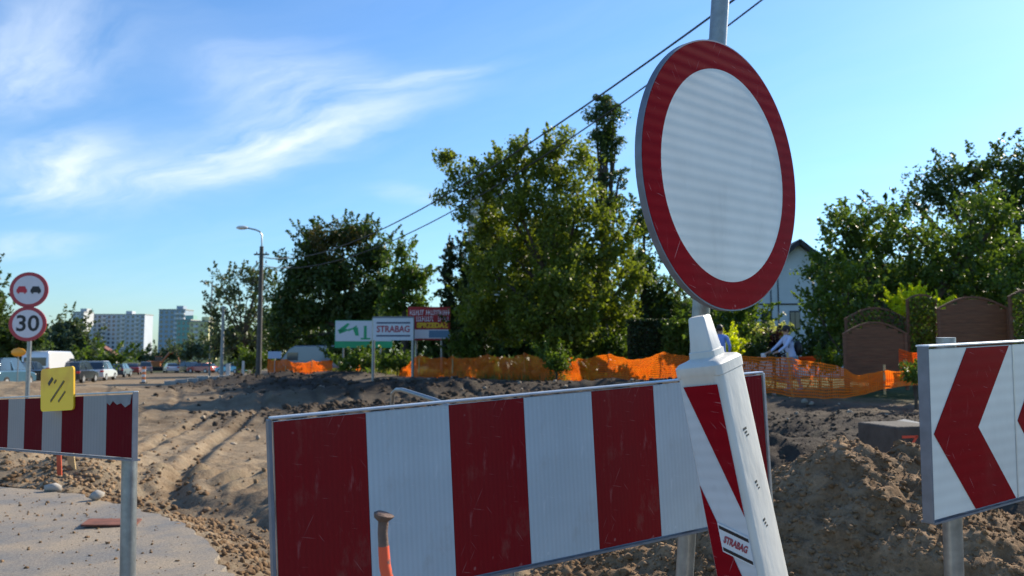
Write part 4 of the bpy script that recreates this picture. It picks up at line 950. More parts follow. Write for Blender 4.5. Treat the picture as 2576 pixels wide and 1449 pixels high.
# garden shrubs
SHR = [('clipped_shrub', 'rounded dark clipped bush left of the cyclist', 1895, 882, 40, 26, 24, 'dark', .10), ('yellow_shrub', 'small yellow shrub right of the man in blue', 1838, 868, 14, 26, 23.4, 'lime', .09),
       ('maroon_shrub', 'dark maroon bush just left of the cyclist', 1948, 868, 26, 24, 24.6, 'maroon', .10), ('hydrangea', 'pale cream flowering bush under the house window', 1948, 842, 30, 15, 25.4, 'cream', .10),
       ('green_shrub', 'yellow green shrub behind the man in blue', 1870, 842, 40, 16, 26, 'bush', .12), ('dark_shrub', 'dark bush right of the cyclist against the fence panel', 2060, 880, 46, 40, 23.4, 'dark', .12),
       ('low_shrub', 'low green bush in front of the ragged tree, above the orange net', 1420, 880, 60, 22, 33, 'bush', .16), ('weed_clump', 'bright weeds beside the red billboard posts', 1170, 882, 40, 18, 38, 'bush', .16),
       ('weed_clump', 'bright green weeds growing through the net gap below the green billboard', 900, 912, 60, 18, 45, 'bush', .20), ('weed_clump', 'tall weeds between the posts of the contractor board', 1000, 914, 60, 18, 41, 'mid', .18),
       ('weed_clump', 'tangle of weeds growing through the middle of the orange net', 1400, 910, 30, 24, 29.5, 'bush', .14), ('weed_clump', 'dark weeds left of the first orange net', 640, 905, 50, 22, 70, 'mid', .25),
       ('weed_clump', 'leafy weeds beside the brown fence end', 2088, 908, 24, 20, 20.6, 'bush', .09), ('weed_clump', 'pale weeds under the chevron board end by the orange net', 2300, 945, 16, 12, 16.6, 'bush', .07),
       ('weed_clump', 'low green weeds below the parked van roof', 860, 885, 50, 20, 56, 'dark', .22), ('low_shrub', 'dark low bush left of the clipped hedge block', 1540, 870, 50, 34, 33, 'mid', .15)]
for i, (nm, lab, x, y, rx, ry, Y, lm, ls) in enumerate(SHR):
    tree(nm, lab, 'shrub' if 'weed' not in nm else 'weeds', Y, [(x, y, rx, ry), (x - rx * .4, y + ry * .5, rx * .6, ry * .7), (x + rx * .4, y + ry * .5, rx * .6, ry * .7)], x, ls, ls * 2.4, lm, per=28, dens=1.2, trunk=.03, seed=40 + i)
# clipped hedge block and thuja hedge columns
def hedge():
    rg = np.random.default_rng(77)
    c = W(1628, 852, 31); w = 100 / F * 31; h = 1.75; g = gz(c.x, 31)
    root = thing('clipped_hedge', 'box clipped dark hedge behind the orange net left of the sign post', 'hedge', (c.x, 31, g))
    H = W(1628, 808, 31).z - g; n = 9000; P = rg.uniform([-w / 2, -.5, 0], [w / 2, .5, H], (n, 3)); f = rg.integers(0, 4, n)
    P[f == 0, 1] = -.5 + rg.normal(0, .03, (f == 0).sum()); P[f == 1, 2] = H + rg.normal(0, .03, (f == 1).sum()); P[f == 2, 0] = w / 2 + rg.normal(0, .03, (f == 2).sum())
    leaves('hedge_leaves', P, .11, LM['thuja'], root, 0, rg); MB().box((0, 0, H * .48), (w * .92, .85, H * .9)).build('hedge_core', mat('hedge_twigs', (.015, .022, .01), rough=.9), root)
    for i, x in enumerate((1686, 1706, 1727, 1748, 1768)):
        bl = [(x, 826 + k * 11, 9, 12) for k in range(7)]
        tree('thuja_shrub', ['first', 'second', 'third', 'fourth', 'fifth'][i] + ' young thuja from the left in the row beside the clipped hedge', 'thuja', 30, bl, x, .11, .2, 'bush' if i % 2 else 'mid', per=26, dens=1.0, trunk=.04, seed=80 + i, group='young thujas in a row')
hedge()
# far left greenery
tree('spruce_tree', 'dark tree cut by the left edge behind the round signs', 'tree', 58, [(-20, 760, 44, 50), (-20, 830, 60, 50), (10, 860, 50, 40), (-40, 700, 30, 40), (80, 860, 44, 34)], -20, .3, .7, 'dark', per=26, dens=1.0, trunk=.3, seed=30)
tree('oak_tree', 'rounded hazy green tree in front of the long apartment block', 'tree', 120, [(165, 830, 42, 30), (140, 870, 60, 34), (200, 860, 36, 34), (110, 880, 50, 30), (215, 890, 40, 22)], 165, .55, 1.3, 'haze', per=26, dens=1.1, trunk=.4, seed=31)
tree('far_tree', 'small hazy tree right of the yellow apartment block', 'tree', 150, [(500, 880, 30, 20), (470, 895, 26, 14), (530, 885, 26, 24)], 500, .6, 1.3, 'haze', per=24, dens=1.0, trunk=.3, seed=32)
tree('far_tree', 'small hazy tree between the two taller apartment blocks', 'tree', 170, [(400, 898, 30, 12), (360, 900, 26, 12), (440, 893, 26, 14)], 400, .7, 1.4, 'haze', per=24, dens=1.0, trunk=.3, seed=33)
tree('near_tree', 'leafy bush mass at the left behind the parked cars', 'tree', 80, [(50, 880, 60, 30), (0, 890, 60, 30), (230, 905, 50, 14), (290, 905, 40, 12)], 50, .4, .9, 'mid', per=24, dens=1.0, trunk=.3, seed=34)
def woodland():
    rg = np.random.default_rng(500); P = []
    for Y, x0, x1, hh, n in ((95, 680, 1500, 6.5, 15000), (60, 1080, 1760, 5.0, 22000), (48, 1560, 2100, 4.6, 16000), (46, 2080, 2800, 6.5, 16000), (30.5, 1150, 1600, 1.6, 9000)):
        if Y < 40: Y = 42.5
        x = rg.uniform(x0, x1, n); X = (x - PX) / F * Y; top = hh * (.75 + .5 * fbm(X * .25, X * 0 + Y, 3, 5)); z = top * rg.random(n) ** .8
        P.append(np.stack([X, Y + rg.normal(0, 1.2, n), z - .8 + .2], -1))
    o = leaves('woodland', np.concatenate(P), .62, LM['dark'], None, 0, rg); tag(o, 'dark continuous undergrowth closing the view behind the garden trees', 'undergrowth', kind='stuff')
woodland()
# grass and weeds on the verge
def grass():
    n = 22000; t = rng.random(n); k = rng.integers(0, 4, n); a = np.array(FENCE_L)[k]; b = np.array(FENCE_L)[k + 1]
    off = rng.gamma(1.6, 1.0, n)[:, None] - .2; dr = (b - a) / np.linalg.norm(b - a, axis=1)[:, None]; nr = np.stack([-dr[:, 1], dr[:, 0]], -1) * -1
    nr = np.where((nr[:, 1:2] < 0), -nr, nr)
    q = a + (b - a) * t[:, None] + nr * off; z = ground(q[:, 0], q[:, 1])[0]; h = rng.uniform(.12, .42, n)
    ang = rng.uniform(0, 6.28, n); w = .022; dx, dy = np.cos(ang) * w, np.sin(ang) * w; lx, ly = rng.normal(0, .09, n), rng.normal(0, .09, n)
    V = np.stack([np.stack([q[:, 0] - dx, q[:, 1] - dy, z - .02], -1), np.stack([q[:, 0] + dx, q[:, 1] + dy, z - .02], -1), np.stack([q[:, 0] + lx, q[:, 1] + ly, z + h], -1)], 1).reshape(-1, 3)
    o = npmesh('verge_grass', V, np.arange(3 * n).reshape(-1, 3), leaf_mat('dry_grass', (.08, .10, .02), (.26, .22, .06), .4)); tag(o, 'dry green grass growing along the foot of the orange net', 'grass', kind='stuff')
grass()

# ------------------------------------------------------------------ orange net fences
def net_mat(name, c1, c2):
    m = leaf_mat(name, c1, c2, .5)
    for n in m.node_tree.nodes:
        if n.type == 'MIX' and n.blend_type == 'MULTIPLY': n.inputs[7].default_value = (1, 1.15, 1, 1)
    return m
M_NET = net_mat('orange_plastic_net', (.80, .13, .006), (.95, .22, .010)); M_NETR = net_mat('red_orange_plastic_net', (.80, .08, .006), (.95, .13, .008))
def net(name, label, path, m, seed, cell=.055, strand=.021, posts=True, sparse=None):
    """path: list of (X, Y, ztop, zbot) metres; the net sags and ripples between posts"""
    rg = np.random.default_rng(seed); root = thing(name, label, 'safety fence', (path[0][0], path[0][1], path[0][3])); o = np.array([path[0][0], path[0][1], path[0][3]])
    P = np.array(path); L_ = np.hypot(np.diff(P[:, 0]), np.diff(P[:, 1])); cum = np.concatenate([[0], np.cumsum(L_)]); tot = cum[-1]
    def pos(s, v):
        x = np.interp(s, cum, P[:, 0]); y = np.interp(s, cum, P[:, 1]); zt = np.interp(s, cum, P[:, 2]); zb = np.interp(s, cum, P[:, 3])
        sag = .16 * np.abs(np.sin(s * math.pi / 2.6)) ** .7 * (.3 + .7 * v) + .22 * (fbm(s * .55, s * 0 + 3, 4, seed) - .5) + .10 * (fbm(s * 2.3, v * 1.5, 3, seed + 5) - .5)
        rip = .07 * np.sin(s * 4.1 + 4 * np.sin(s * .7)) * (.3 + .7 * np.sin(v * 3.1)) + .50 * (fbm(s * 1.1, v * 1.4, 4, seed + 1) - .5)
        return np.stack([x + .4 * rip, y + rip, zb + (zt - zb) * v - sag * v + .05 * (fbm(s * 4, v * 2, 2, seed + 8) - .5)], -1) - o
    ns = max(8, int(tot / cell)); nvv = max(6, int(np.mean(P[:, 2] - P[:, 3]) / cell)); V = []; Fq = []; cnt = 0
    S = np.linspace(0, tot, ns); Vv = np.linspace(0, 1, nvv)
    SS, VV = np.meshgrid(S, Vv, indexing='ij'); g = pos(SS, VV)              # ns x nvv x 3
    # horizontal strands
    up = np.array([0, 0, strand * .5]); tx = np.gradient(g, axis=0); tx /= np.linalg.norm(tx, axis=-1, keepdims=True) + 1e-9
    # horizontals
    A = (g - up).reshape(-1, 3); B = (g + up).reshape(-1, 3); i = (np.arange(ns - 1)[:, None] * nvv + np.arange(nvv)[None]).ravel(); N0 = ns * nvv
    Fq.append(np.stack([i, i + nvv, i + nvv + N0, i + N0], -1)); V += [A, B]; cnt = 2 * N0
    sd_ = tx * strand * .42; A = (g - sd_).reshape(-1, 3); B = (g + sd_).reshape(-1, 3); i = (np.arange(ns)[:, None] * nvv + np.arange(nvv - 1)[None]).ravel()
    Fq.append(np.stack([i, i + N0, i + 1 + N0, i + 1], -1) + cnt); V += [A, B]
    Fq = np.concatenate(Fq)
    if sparse is not None:
        Vn = np.concatenate(V); c = Vn[Fq].mean(1) + o; Fq = Fq[sparse(c, rg)]
    nobj = npmesh('net', np.concatenate(V), Fq, m, root); tag(nobj, kind='stuff')
    if posts:
        k = int(tot / 2.6)
        for j in range(k + 1):
            s = j * 2.6; x = np.interp(s, cum, P[:, 0]); y = np.interp(s, cum, P[:, 1]); zt = np.interp(s, cum, P[:, 2]); zb = np.interp(s, cum, P[:, 3])
            MB().box((x - o[0], y - o[1] + .14, (zt + zb) / 2 - o[2] - .05), (.045, .03, zt - zb + .22), rot=Matrix.Rotation(rg.normal(0, .04), 3, 'Y')).build('stake', M_STAKE if j % 3 else M_RUST, root)
def pp(x, yt, yb, Y): t = W(x, yt, Y); b = W(x, yb, Y); return (t.x, t.y, t.z, b.z)
net('orange_net_fence', 'crumpled far stretch of orange plastic net near the dark lamp post', [pp(676, 905, 938, 60), pp(720, 903, 939, 58), pp(770, 908, 941, 57), pp(836, 900, 934, 56)], M_NET, 1, cell=.08, strand=.058)
net('orange_net_fence', 'middle stretch of orange plastic net between the billboards and the round sign', [pp(1005, 930, 948, 41), pp(1042, 893, 951, 39), pp(1130, 896, 952, 37), pp(1200, 893, 956, 35.5), pp(1290, 889, 957, 33.5), pp(1400, 895, 960, 31), pp(1500, 888, 962, 29), pp(1600, 890, 964, 27.5), pp(1740, 890, 966, 25.5), pp(1800, 896, 975, 23)], M_NET, 2, cell=.062, strand=.032,
    sparse=lambda c, rg: ~((c[:, 0] > 1.45) & (c[:, 0] < 2.2) & (rg.random(len(c)) < .55)))
net('orange_net_fence', 'sagging near stretch of orange net in front of the cyclist', [pp(1780, 886, 975, 22.0), pp(1900, 888, 985, 21), pp(1990, 892, 996, 20), pp(2060, 898, 1002, 19.4), pp(2110, 902, 1000, 19), pp(2160, 925, 992, 18.4), pp(2230, 925, 975, 17.8), pp(2330, 908, 965, 17), pp(2440, 900, 965, 16.4)], M_NET, 3, cell=.056, strand=.027)
net('orange_net_fence', 'steep red orange net hanging at the end of the brown fence by the chevron board', [pp(2262, 868, 925, 19.2), pp(2300, 872, 925, 18.8), pp(2345, 870, 930, 18.4)], M_NETR, 4, cell=.055, strand=.028, posts=False)
net('orange_net_fence', 'bunched bright orange net piled beside the small weeds', [pp(2010, 898, 912, 21.4), pp(2050, 886, 912, 21.2), pp(2075, 878, 914, 21), pp(2085, 895, 914, 21)], M_NETR, 5, cell=.05, strand=.034, posts=False)
net('orange_net_fence', 'small torn flap of orange net between the weeds under the green billboard', [pp(898, 905, 938, 50), pp(912, 900, 940, 49.5)], M_NET, 6, cell=.07, strand=.04, posts=False)

# ------------------------------------------------------------------ wooden fence panels
def wood_fence():
    specs = [(2124, 2282, 812, 960, 19.8, 'solid', 'low arched brown fence panel, leftmost and nearest the cyclist'), (2128, 2280, 775, 900, 20.6, 'trellis', 'taller arched trellis panel behind the low brown one'),
             (2285, 2360, 742, 905, 20.0, 'trellis', 'narrow ivy covered trellis panel between two brown panels'), (2363, 2540, 748, 925, 19.4, 'solid', 'wide arched brown fence panel above the chevron board'),
             (2545, 2640, 730, 920, 18.8, 'trellis', 'trellis panel cut by the right edge')]
    for j, (x0, x1, yt, yb, Y, kind, lab) in enumerate(specs):
        a = W(x0, yb, Y); w = (x1 - x0) / F * Y; h = (yb - yt) / F * Y; arch = min(.30, w * .19)
        root = thing('fence_panel', lab, 'fence panel', (a.x, Y, a.z), (0, 0, R(-2)), group='arched brown garden fence panels')
        def top(u): return h - arch + arch * math.sin(math.pi * min(1, max(0, u)))
        for xx in (.035, w - .035): MB().box((xx, 0, (h - arch) / 2 - .1), (.07, .06, h - arch + .2)).build('fence_post', M_WOOD, root, bevel=.004)
        n = 14; mb = MB(); q = [(w * k / n, top(k / n)) for k in range(n + 1)]
        for (ax, az), (bx, bz) in zip(q[:-1], q[1:]):
            l = math.hypot(bx - ax, bz - az); mb.box(((ax + bx) / 2, -.002, (az + bz) / 2), (l + .01, .07, .045), rot=Matrix.Rotation(-math.atan2(bz - az, bx - ax), 3, 'Y'))
        mb.build('arched_rail', M_WOOD, root)
        if kind == 'solid':
            k = int(h / .118)
            for i in range(k):
                z = .06 + i * .118
                if z > h - .05: break
                # width limited by the arch
                us = [u for u in np.linspace(0, 1, 81) if top(u) > z + .05]
                if not us: continue
                xa, xb = max(.07, us[0] * w), min(w - .07, us[-1] * w)
                MB().box(((xa + xb) / 2, .006 * ((i % 2) * 2 - 1), z), (xb - xa, .016, .128), rot=Matrix.Rotation(R(7), 3, 'X')).build('slat', M_WOOD, root)
        else:
            for sgn in (-1, 1):
                cnt = 0
                for i in range(-20, 40):
                    c0 = i * .17; pts = []
                    # diagonal from x to x
                    zz = np.linspace(.05, h, 60); xx = c0 + sgn * zz * 1.0 + (w if sgn < 0 else 0) - (0 if sgn > 0 else 0)
                    ok = (xx > .07) & (xx < w - .07) & (zz < np.array([top(x / w) for x in xx]) - .02)
                    if ok.sum() < 3: continue
                    za, zb = zz[ok][0], zz[ok][-1]; xa, xb = xx[ok][0], xx[ok][-1]; l = math.hypot(xb - xa, zb - za)
                    MB().box(((xa + xb) / 2, .006 * sgn, (za + zb) / 2), (l, .009, .032), rot=Matrix.Rotation(-math.atan2(zb - za, xb - xa), 3, 'Y')).build('slat', M_WOOD, root); cnt += 1
            rg = np.random.default_rng(300 + j); m_ = 1500 if j != 1 else 900
            P = rg.uniform([.05, -.12, .1], [w - .05, .05, h - .08], (m_, 3)); P = P[P[:, 2] < np.array([top(x / w) for x in P[:, 0]])]
            iv = leaves('ivy', P, .085, LM['bush' if j == 2 else 'mid'], None, .3, rg); iv.name = 'climbing_ivy'; iv.location = root.location; iv.rotation_euler = root.rotation_euler
            tag(iv, ['', 'sparse climber leaves on the trellis above the low brown panel', 'yellow green climber covering the narrow trellis panel', '', 'climber leaves on the trellis at the right edge'][j], 'climber')
wood_fence()

# ------------------------------------------------------------------ white house
def house():
    Y = 40; xl, xr = 1868, 2160; apex = 615; eave = 735; foot = 905
    c = W((xl + xr) / 2, foot, Y); w = (xr - xl) / F * Y; g = gz(c.x, Y); H = W(2010, eave, Y).z - g; A = W(2010, apex, Y).z - g
    root = thing('house', 'white gabled house with dark roof and thin timber strips behind the trees', 'house', (c.x, Y, g), (0, 0, R(-4)))
    WM = mat('white_render', (.62, .68, .72), rough=.8, var=.06, vscale=2); DK = mat('dark_timber', (.03, .03, .035), rough=.7); RF = mat('dark_roof', (.055, .05, .055), rough=.8, var=.3, vscale=5)
    MB().prism([(-w / 2, -.3), (w / 2, -.3), (w / 2, H), (0, A), (-w / 2, H)], 0, 8).build('wall', WM, root)
    for s in (-1, 1):
        l = math.hypot(w / 2 + .35, A - H + .2); an = math.atan2(A - H, w / 2); cx = s * (w / 4 + .12); cz = (A + H) / 2 + .02
        MB().box((cx, 3.9, cz), (l, 8.8, .16), rot=Matrix.Rotation(s * an, 3, 'Y')).build('roof', RF, root)
        MB().box((cx, -.52, cz - .02), (l, .04, .22), rot=Matrix.Rotation(s * an, 3, 'Y')).build('barge_board', DK, root)
    X = lambda x: (x - (xl + xr) / 2) / F * Y; Z = lambda y: W(2010, y, Y).z - g
    MB().box((0, -.02, Z(765)), (w, .04, .07)).build('timber_strip', DK, root)
    for x in (1908, 1945, 1963, 2050, 2110):
        xx = X(x); zt = min(H + (A - H) * (1 - abs(xx) / (w / 2)), A) - .1; MB().box((xx, -.018, zt / 2), (.05, .036, zt)).build('timber_strip', DK, root)
    for x0, x1, y0, y1 in ((1920, 1946, 782, 830), (1990, 2015, 782, 830), (1895, 1905, 705, 720)):
        fr = MB().box(((X(x0) + X(x1)) / 2, -.03, (Z(y0) + Z(y1)) / 2), (X(x1) - X(x0), .06, Z(y0) - Z(y1))).build('window', DK, root)
        mw = (X(x1) - X(x0)) / 2
        for s in (-1, 1): MB().box(((X(x0) + X(x1)) / 2 + s * mw * .48, -.066, (Z(y0) + Z(y1)) / 2), (mw * .82, .01, (Z(y0) - Z(y1)) * .86)).build('pane', M_GLASS, fr)
    MB().box((1.4, 4, A - .1), (.5, .5, 1.1)).build('chimney', mat('chimney_brick', (.2, .09, .06), rough=.9, var=.3), root)
    MB().tube([(-.9, 3, A - .4), (-.9, 3, A + 1.5)], .02, 5).build('aerial', M_GALV, root)
house()

# ------------------------------------------------------------------ apartment blocks and far buildings
def block(name, lab, x0, x1, yt, yb, Y, col, floors, cols, bal, yaw=0, depth=12, acc=None):
    c = W((x0 + x1) / 2, yb, Y); w = (x1 - x0) / F * Y; top = W(x0, yt, Y).z; base = -4.0; h = top - base
    root = thing(name, lab, 'apartment block', (c.x, Y, base), (0, 0, R(yaw))); WM = mat(name + '_render_%d' % x0, col, rough=.9, var=.05, vscale=.2)
    MB().box((0, depth / 2, h / 2), (w, depth, h)).build('wall', WM, root)
    MB().box((0, depth / 2, h + .3), (w + .4, depth + .4, .6)).build('roof_parapet', M_CONC, root)
    MB().box((w * .2, depth / 2, h + 1.5), (4, 5, 2.4)).build('lift_house', WM, root)
    fh = 2.8; cw = w / cols; z0 = h - floors * fh
    win = MB().box((0, 0, 0), (cw * .5, .08, 1.5)).build('window', M_GLASS, root); win.location = (-w / 2 + cw * .5, -.03, h - fh * .5)
    BM = mat('balcony_front', (.62, .62, .62), rough=.8); balm = None
    for f in range(floors):
        for k in range(cols):
            if f == 0 and k == 0: continue
            o = bpy.data.objects.new('window', win.data); COL.objects.link(o); o.parent = root; o.location = (-w / 2 + cw * (k + .5), -.03, h - fh * (f + .5))
        if bal:
            for k in bal:
                if balm is None: b = MB().box((0, -.6, -.9), (cw * .92, 1.2, 1.0)).build('balcony', BM, root); balm = b.data
                else: b = bpy.data.objects.new('balcony', balm); COL.objects.link(b); b.parent = root
                b.location = (-w / 2 + cw * (k + .5), -.02, h - fh * (f + .5) + .1)
    if acc:
        for u0, u1, m in acc: MB().box(((u0 + u1) / 2 * w - w / 2, -.012, h / 2), ((u1 - u0) * w, .02, h)).build('colour_band', m, root)
block('apartment_block', 'long pale grey high-rise apartment block far off at left', 205, 360, 792, 905, 520, (.46, .50, .55), 11, 13, (1, 4, 8, 11), yaw=0)
block('apartment_block', 'narrow end block stepping out at the left of the long grey one', 178, 206, 786, 905, 500, (.50, .52, .52), 11, 3, (1,), yaw=0)
block('apartment_block', 'tall blue grey tower block with balconies right of the long block', 396, 462, 780, 905, 470, (.30, .38, .46), 12, 5, (3, 4), yaw=0, acc=None)
block('apartment_block', 'teal green apartment block between the tower and the yellow block', 442, 476, 806, 905, 400, (.22, .40, .36), 8, 3, None)
block('apartment_block', 'pale yellow apartment block just left of the concrete poles', 474, 522, 810, 905, 390, (.60, .56, .30), 7, 4, (1,))
block('apartment_block', 'tall white high-rise seen behind the left edge of the ragged tree', 1176, 1262, 470, 905, 160, (.60, .62, .64), 13, 3, (0,), acc=[(0, .07, mat('brown_band', (.13, .09, .09), rough=.8))])
def far_house():
    Y = 125; c = W(250, 905, Y); g = gz(c.x, Y)
    root = thing('far_house', 'small far house with a red brown roof below the long apartment block', 'house', (c.x, Y, g), (0, 0, R(20)))
    MB().prism([(-2.4, 0), (2.4, 0), (2.4, 2.4), (0, 4.0), (-2.4, 2.4)], 0, 6).build('wall', mat('pale_render', (.55, .53, .5), rough=.9), root)
    for s in (-1, 1): MB().box((s * 1.35, 3, 3.3), (3.2, 6.6, .15), rot=Matrix.Rotation(s * math.atan2(1.6, 2.4), 3, 'Y')).build('roof', mat('roof_tiles_brown', (.18, .07, .05), rough=.9), root)
    MB().box((0, -.03, 1.4), (.9, .06, 1.1)).build('window', M_GLASS, root)
far_house()

# ------------------------------------------------------------------ cars
def car(label, x, Y, col, heading, kind='car', z=None, name='parked_car', scale=1.0):
    p = W(x, 930, Y); g = gz(p.x, Y) if z is None else z
    root = thing(name, label, {'car': 'car', 'van': 'van', 'suv': 'car'}[kind], (p.x, Y, g), (0, 0, R(heading))); root.scale = (scale,) * 3
    PM = mat('car_paint_%s' % '_'.join('%d' % int(c * 100) for c in col), col, rough=.28, coat=.8, metal=.2)
    if kind == 'van': L_, Wd, side, cab = 5.4, 2.0, [(-2.7, .35), (2.6, .35), (2.68, .9), (2.4, 1.15), (1.7, 2.1), (1.2, 2.38), (-2.6, 2.42), (-2.7, 2.2)], None
    else:
        r = 1.46 if kind == 'car' else 1.68; L_, Wd = 4.3, 1.78
        side = [(-2.12, .30), (2.08, .28), (2.15, .62), (1.95, .82), (1.0, .98), (-1.9, 1.02), (-2.13, .9)]
        cab = [(-1.95, 1.0), (1.05, .97), (.45, r - .06), (.1, r), (-1.25, r), (-1.6, r - .08)]
    def loft(poly, w0, w1, zt):
        n = len(poly); zs = [q[1] for q in poly]; zmin, zmax = min(zs), max(zs)
        def hw(zz): return w0 + (w1 - w0) * (zz - zmin) / (zmax - zmin)
        vs = [(-hw(b), a, b) for a, b in poly] + [(hw(b), a, b) for a, b in poly]
        return MB().add(vs, [tuple(range(n)), tuple(range(2 * n - 1, n - 1, -1))] + [(i, i + n, (i + 1) % n + n, (i + 1) % n) for i in range(n)])
    if kind == 'van':
        loft(side, Wd / 2, Wd / 2 * .9, 0).build('body', PM, root, smooth=True, bevel=.08)
        MB().box((0, -2.69, 1.65), (1.5, .05, .6)).build('rear_window', M_GLASS, root); MB().box((0, 2.1, 1.62), (1.55, .05, .85), rot=Matrix.Rotation(R(37), 3, 'X')).build('windscreen', M_GLASS, root)
        for s in (-1, 1): MB().box((s * .955, 1.35, 1.55), (.04, .9, .6)).build('side_window', M_GLASS, root)
    else:
        loft(side, Wd / 2, Wd / 2 * .94, 0).build('body', PM, root, smooth=True, bevel=.07)
        loft(cab, Wd / 2 * .90, Wd / 2 * .70, 0).build('cabin_glass', M_GLASS, root, smooth=True, bevel=.03)
        rr = 1.46 if kind == 'car' else 1.68
        MB().box((0, -.56, rr + .0), (Wd * .70, 1.5, .05)).build('roof', PM, root, bevel=.02)
        for s in (-1, 1):
            MB().box((s * (Wd / 2 * .80), -.55, (1.0 + rr) / 2), (.05, .09, rr - 1.0), rot=Matrix.Rotation(R(-s * 22), 3, 'Y')).build('pillar', PM, root)
    ax = (1.3, -1.35) if kind != 'van' else (1.75, -1.7)
    for yy in ax:
        for s in (-1, 1):
            wh = MB().tube([(s * (Wd / 2 - .22), yy, .33), (s * (Wd / 2 + .01), yy, .33)], .33, 16).build('wheel', M_TYRE, root, smooth=True)
            MB().tube([(s * (Wd / 2 + .0), yy, .33), (s * (Wd / 2 + .02), yy, .33)], .2, 12).build('rim', M_ALU, wh)
    yb = -L_ / 2 + .02; zz = .85 if kind != 'van' else 1.0
    for s in (-1, 1):
        MB().box((s * (Wd / 2 - .16), yb + .005, zz), (.26, .06, .16 if kind != 'van' else .45)).build('tail_light', mat('tail_light_red', (.5, .01, .01), rough=.2), root)
        MB().box((s * (Wd / 2 - .22), L_ / 2 - .06, .68), (.3, .08, .15)).build('headlight', mat('headlight_glass', (.7, .7, .72), rough=.1), root)
    MB().box((0, yb - .02, .5 if kind != 'van' else .62), (Wd * .8, .08, .16)).build('bumper', M_TYRE if kind == 'van' else PM, root); MB().box((0, yb - .05, .62), (.5, .02, .11)).build('number_plate', mat('plate_white', (.7, .7, .7), rough=.5), root)
    return root
CARS = [('steel blue car cut by the left edge of the picture', 8, 46, (.05, .12, .18), 6, 'suv', 1.0), ('black car between the signpost and the yellow plate', 62, 52, (.015, .016, .02), 6, 'car', 1.05),
        ('white van standing behind the yellow plate', 128, 60, (.72, .74, .76), 8, 'van', 1.0), ('dark car right of the white van with red tail light', 196, 62, (.02, .022, .03), 10, 'suv', 1.0),
        ('silver car seen from behind, right of the dark car', 252, 70, (.55, .57, .6), 12, 'suv', 1.0), ('dark blue car beyond the silver car', 300, 86, (.03, .05, .09), 14, 'car', 1.0),
        ('dark red car in the far row', 335, 104, (.22, .03, .03), 20, 'car', 1.0), ('white car in the far row between dark ones', 430, 122, (.6, .6, .62), 30, 'car', 1.0), ('grey car in the far row left of the excavator', 366, 116, (.2, .2, .22), 25, 'suv', 1.0),
        ('bright red car in the far row by the concrete poles', 508, 118, (.35, .05, .03), 70, 'car', 1.0), ('dark green car in the far row near the yellow loader', 470, 128, (.03, .06, .04), 60, 'suv', 1.0), ('pale blue car beside the concrete poles', 582, 112, (.10, .38, .50), 70, 'car', 1.0)]
for lab, x, Y, colr, hd, kd, scl in CARS: car(lab, x, Y, colr, hd, kd, scale=scl)
car('grey blue van roof parked behind the far orange net', 790, 62, (.10, .13, .17), 78, 'van', name='parked_van', z=-.45)
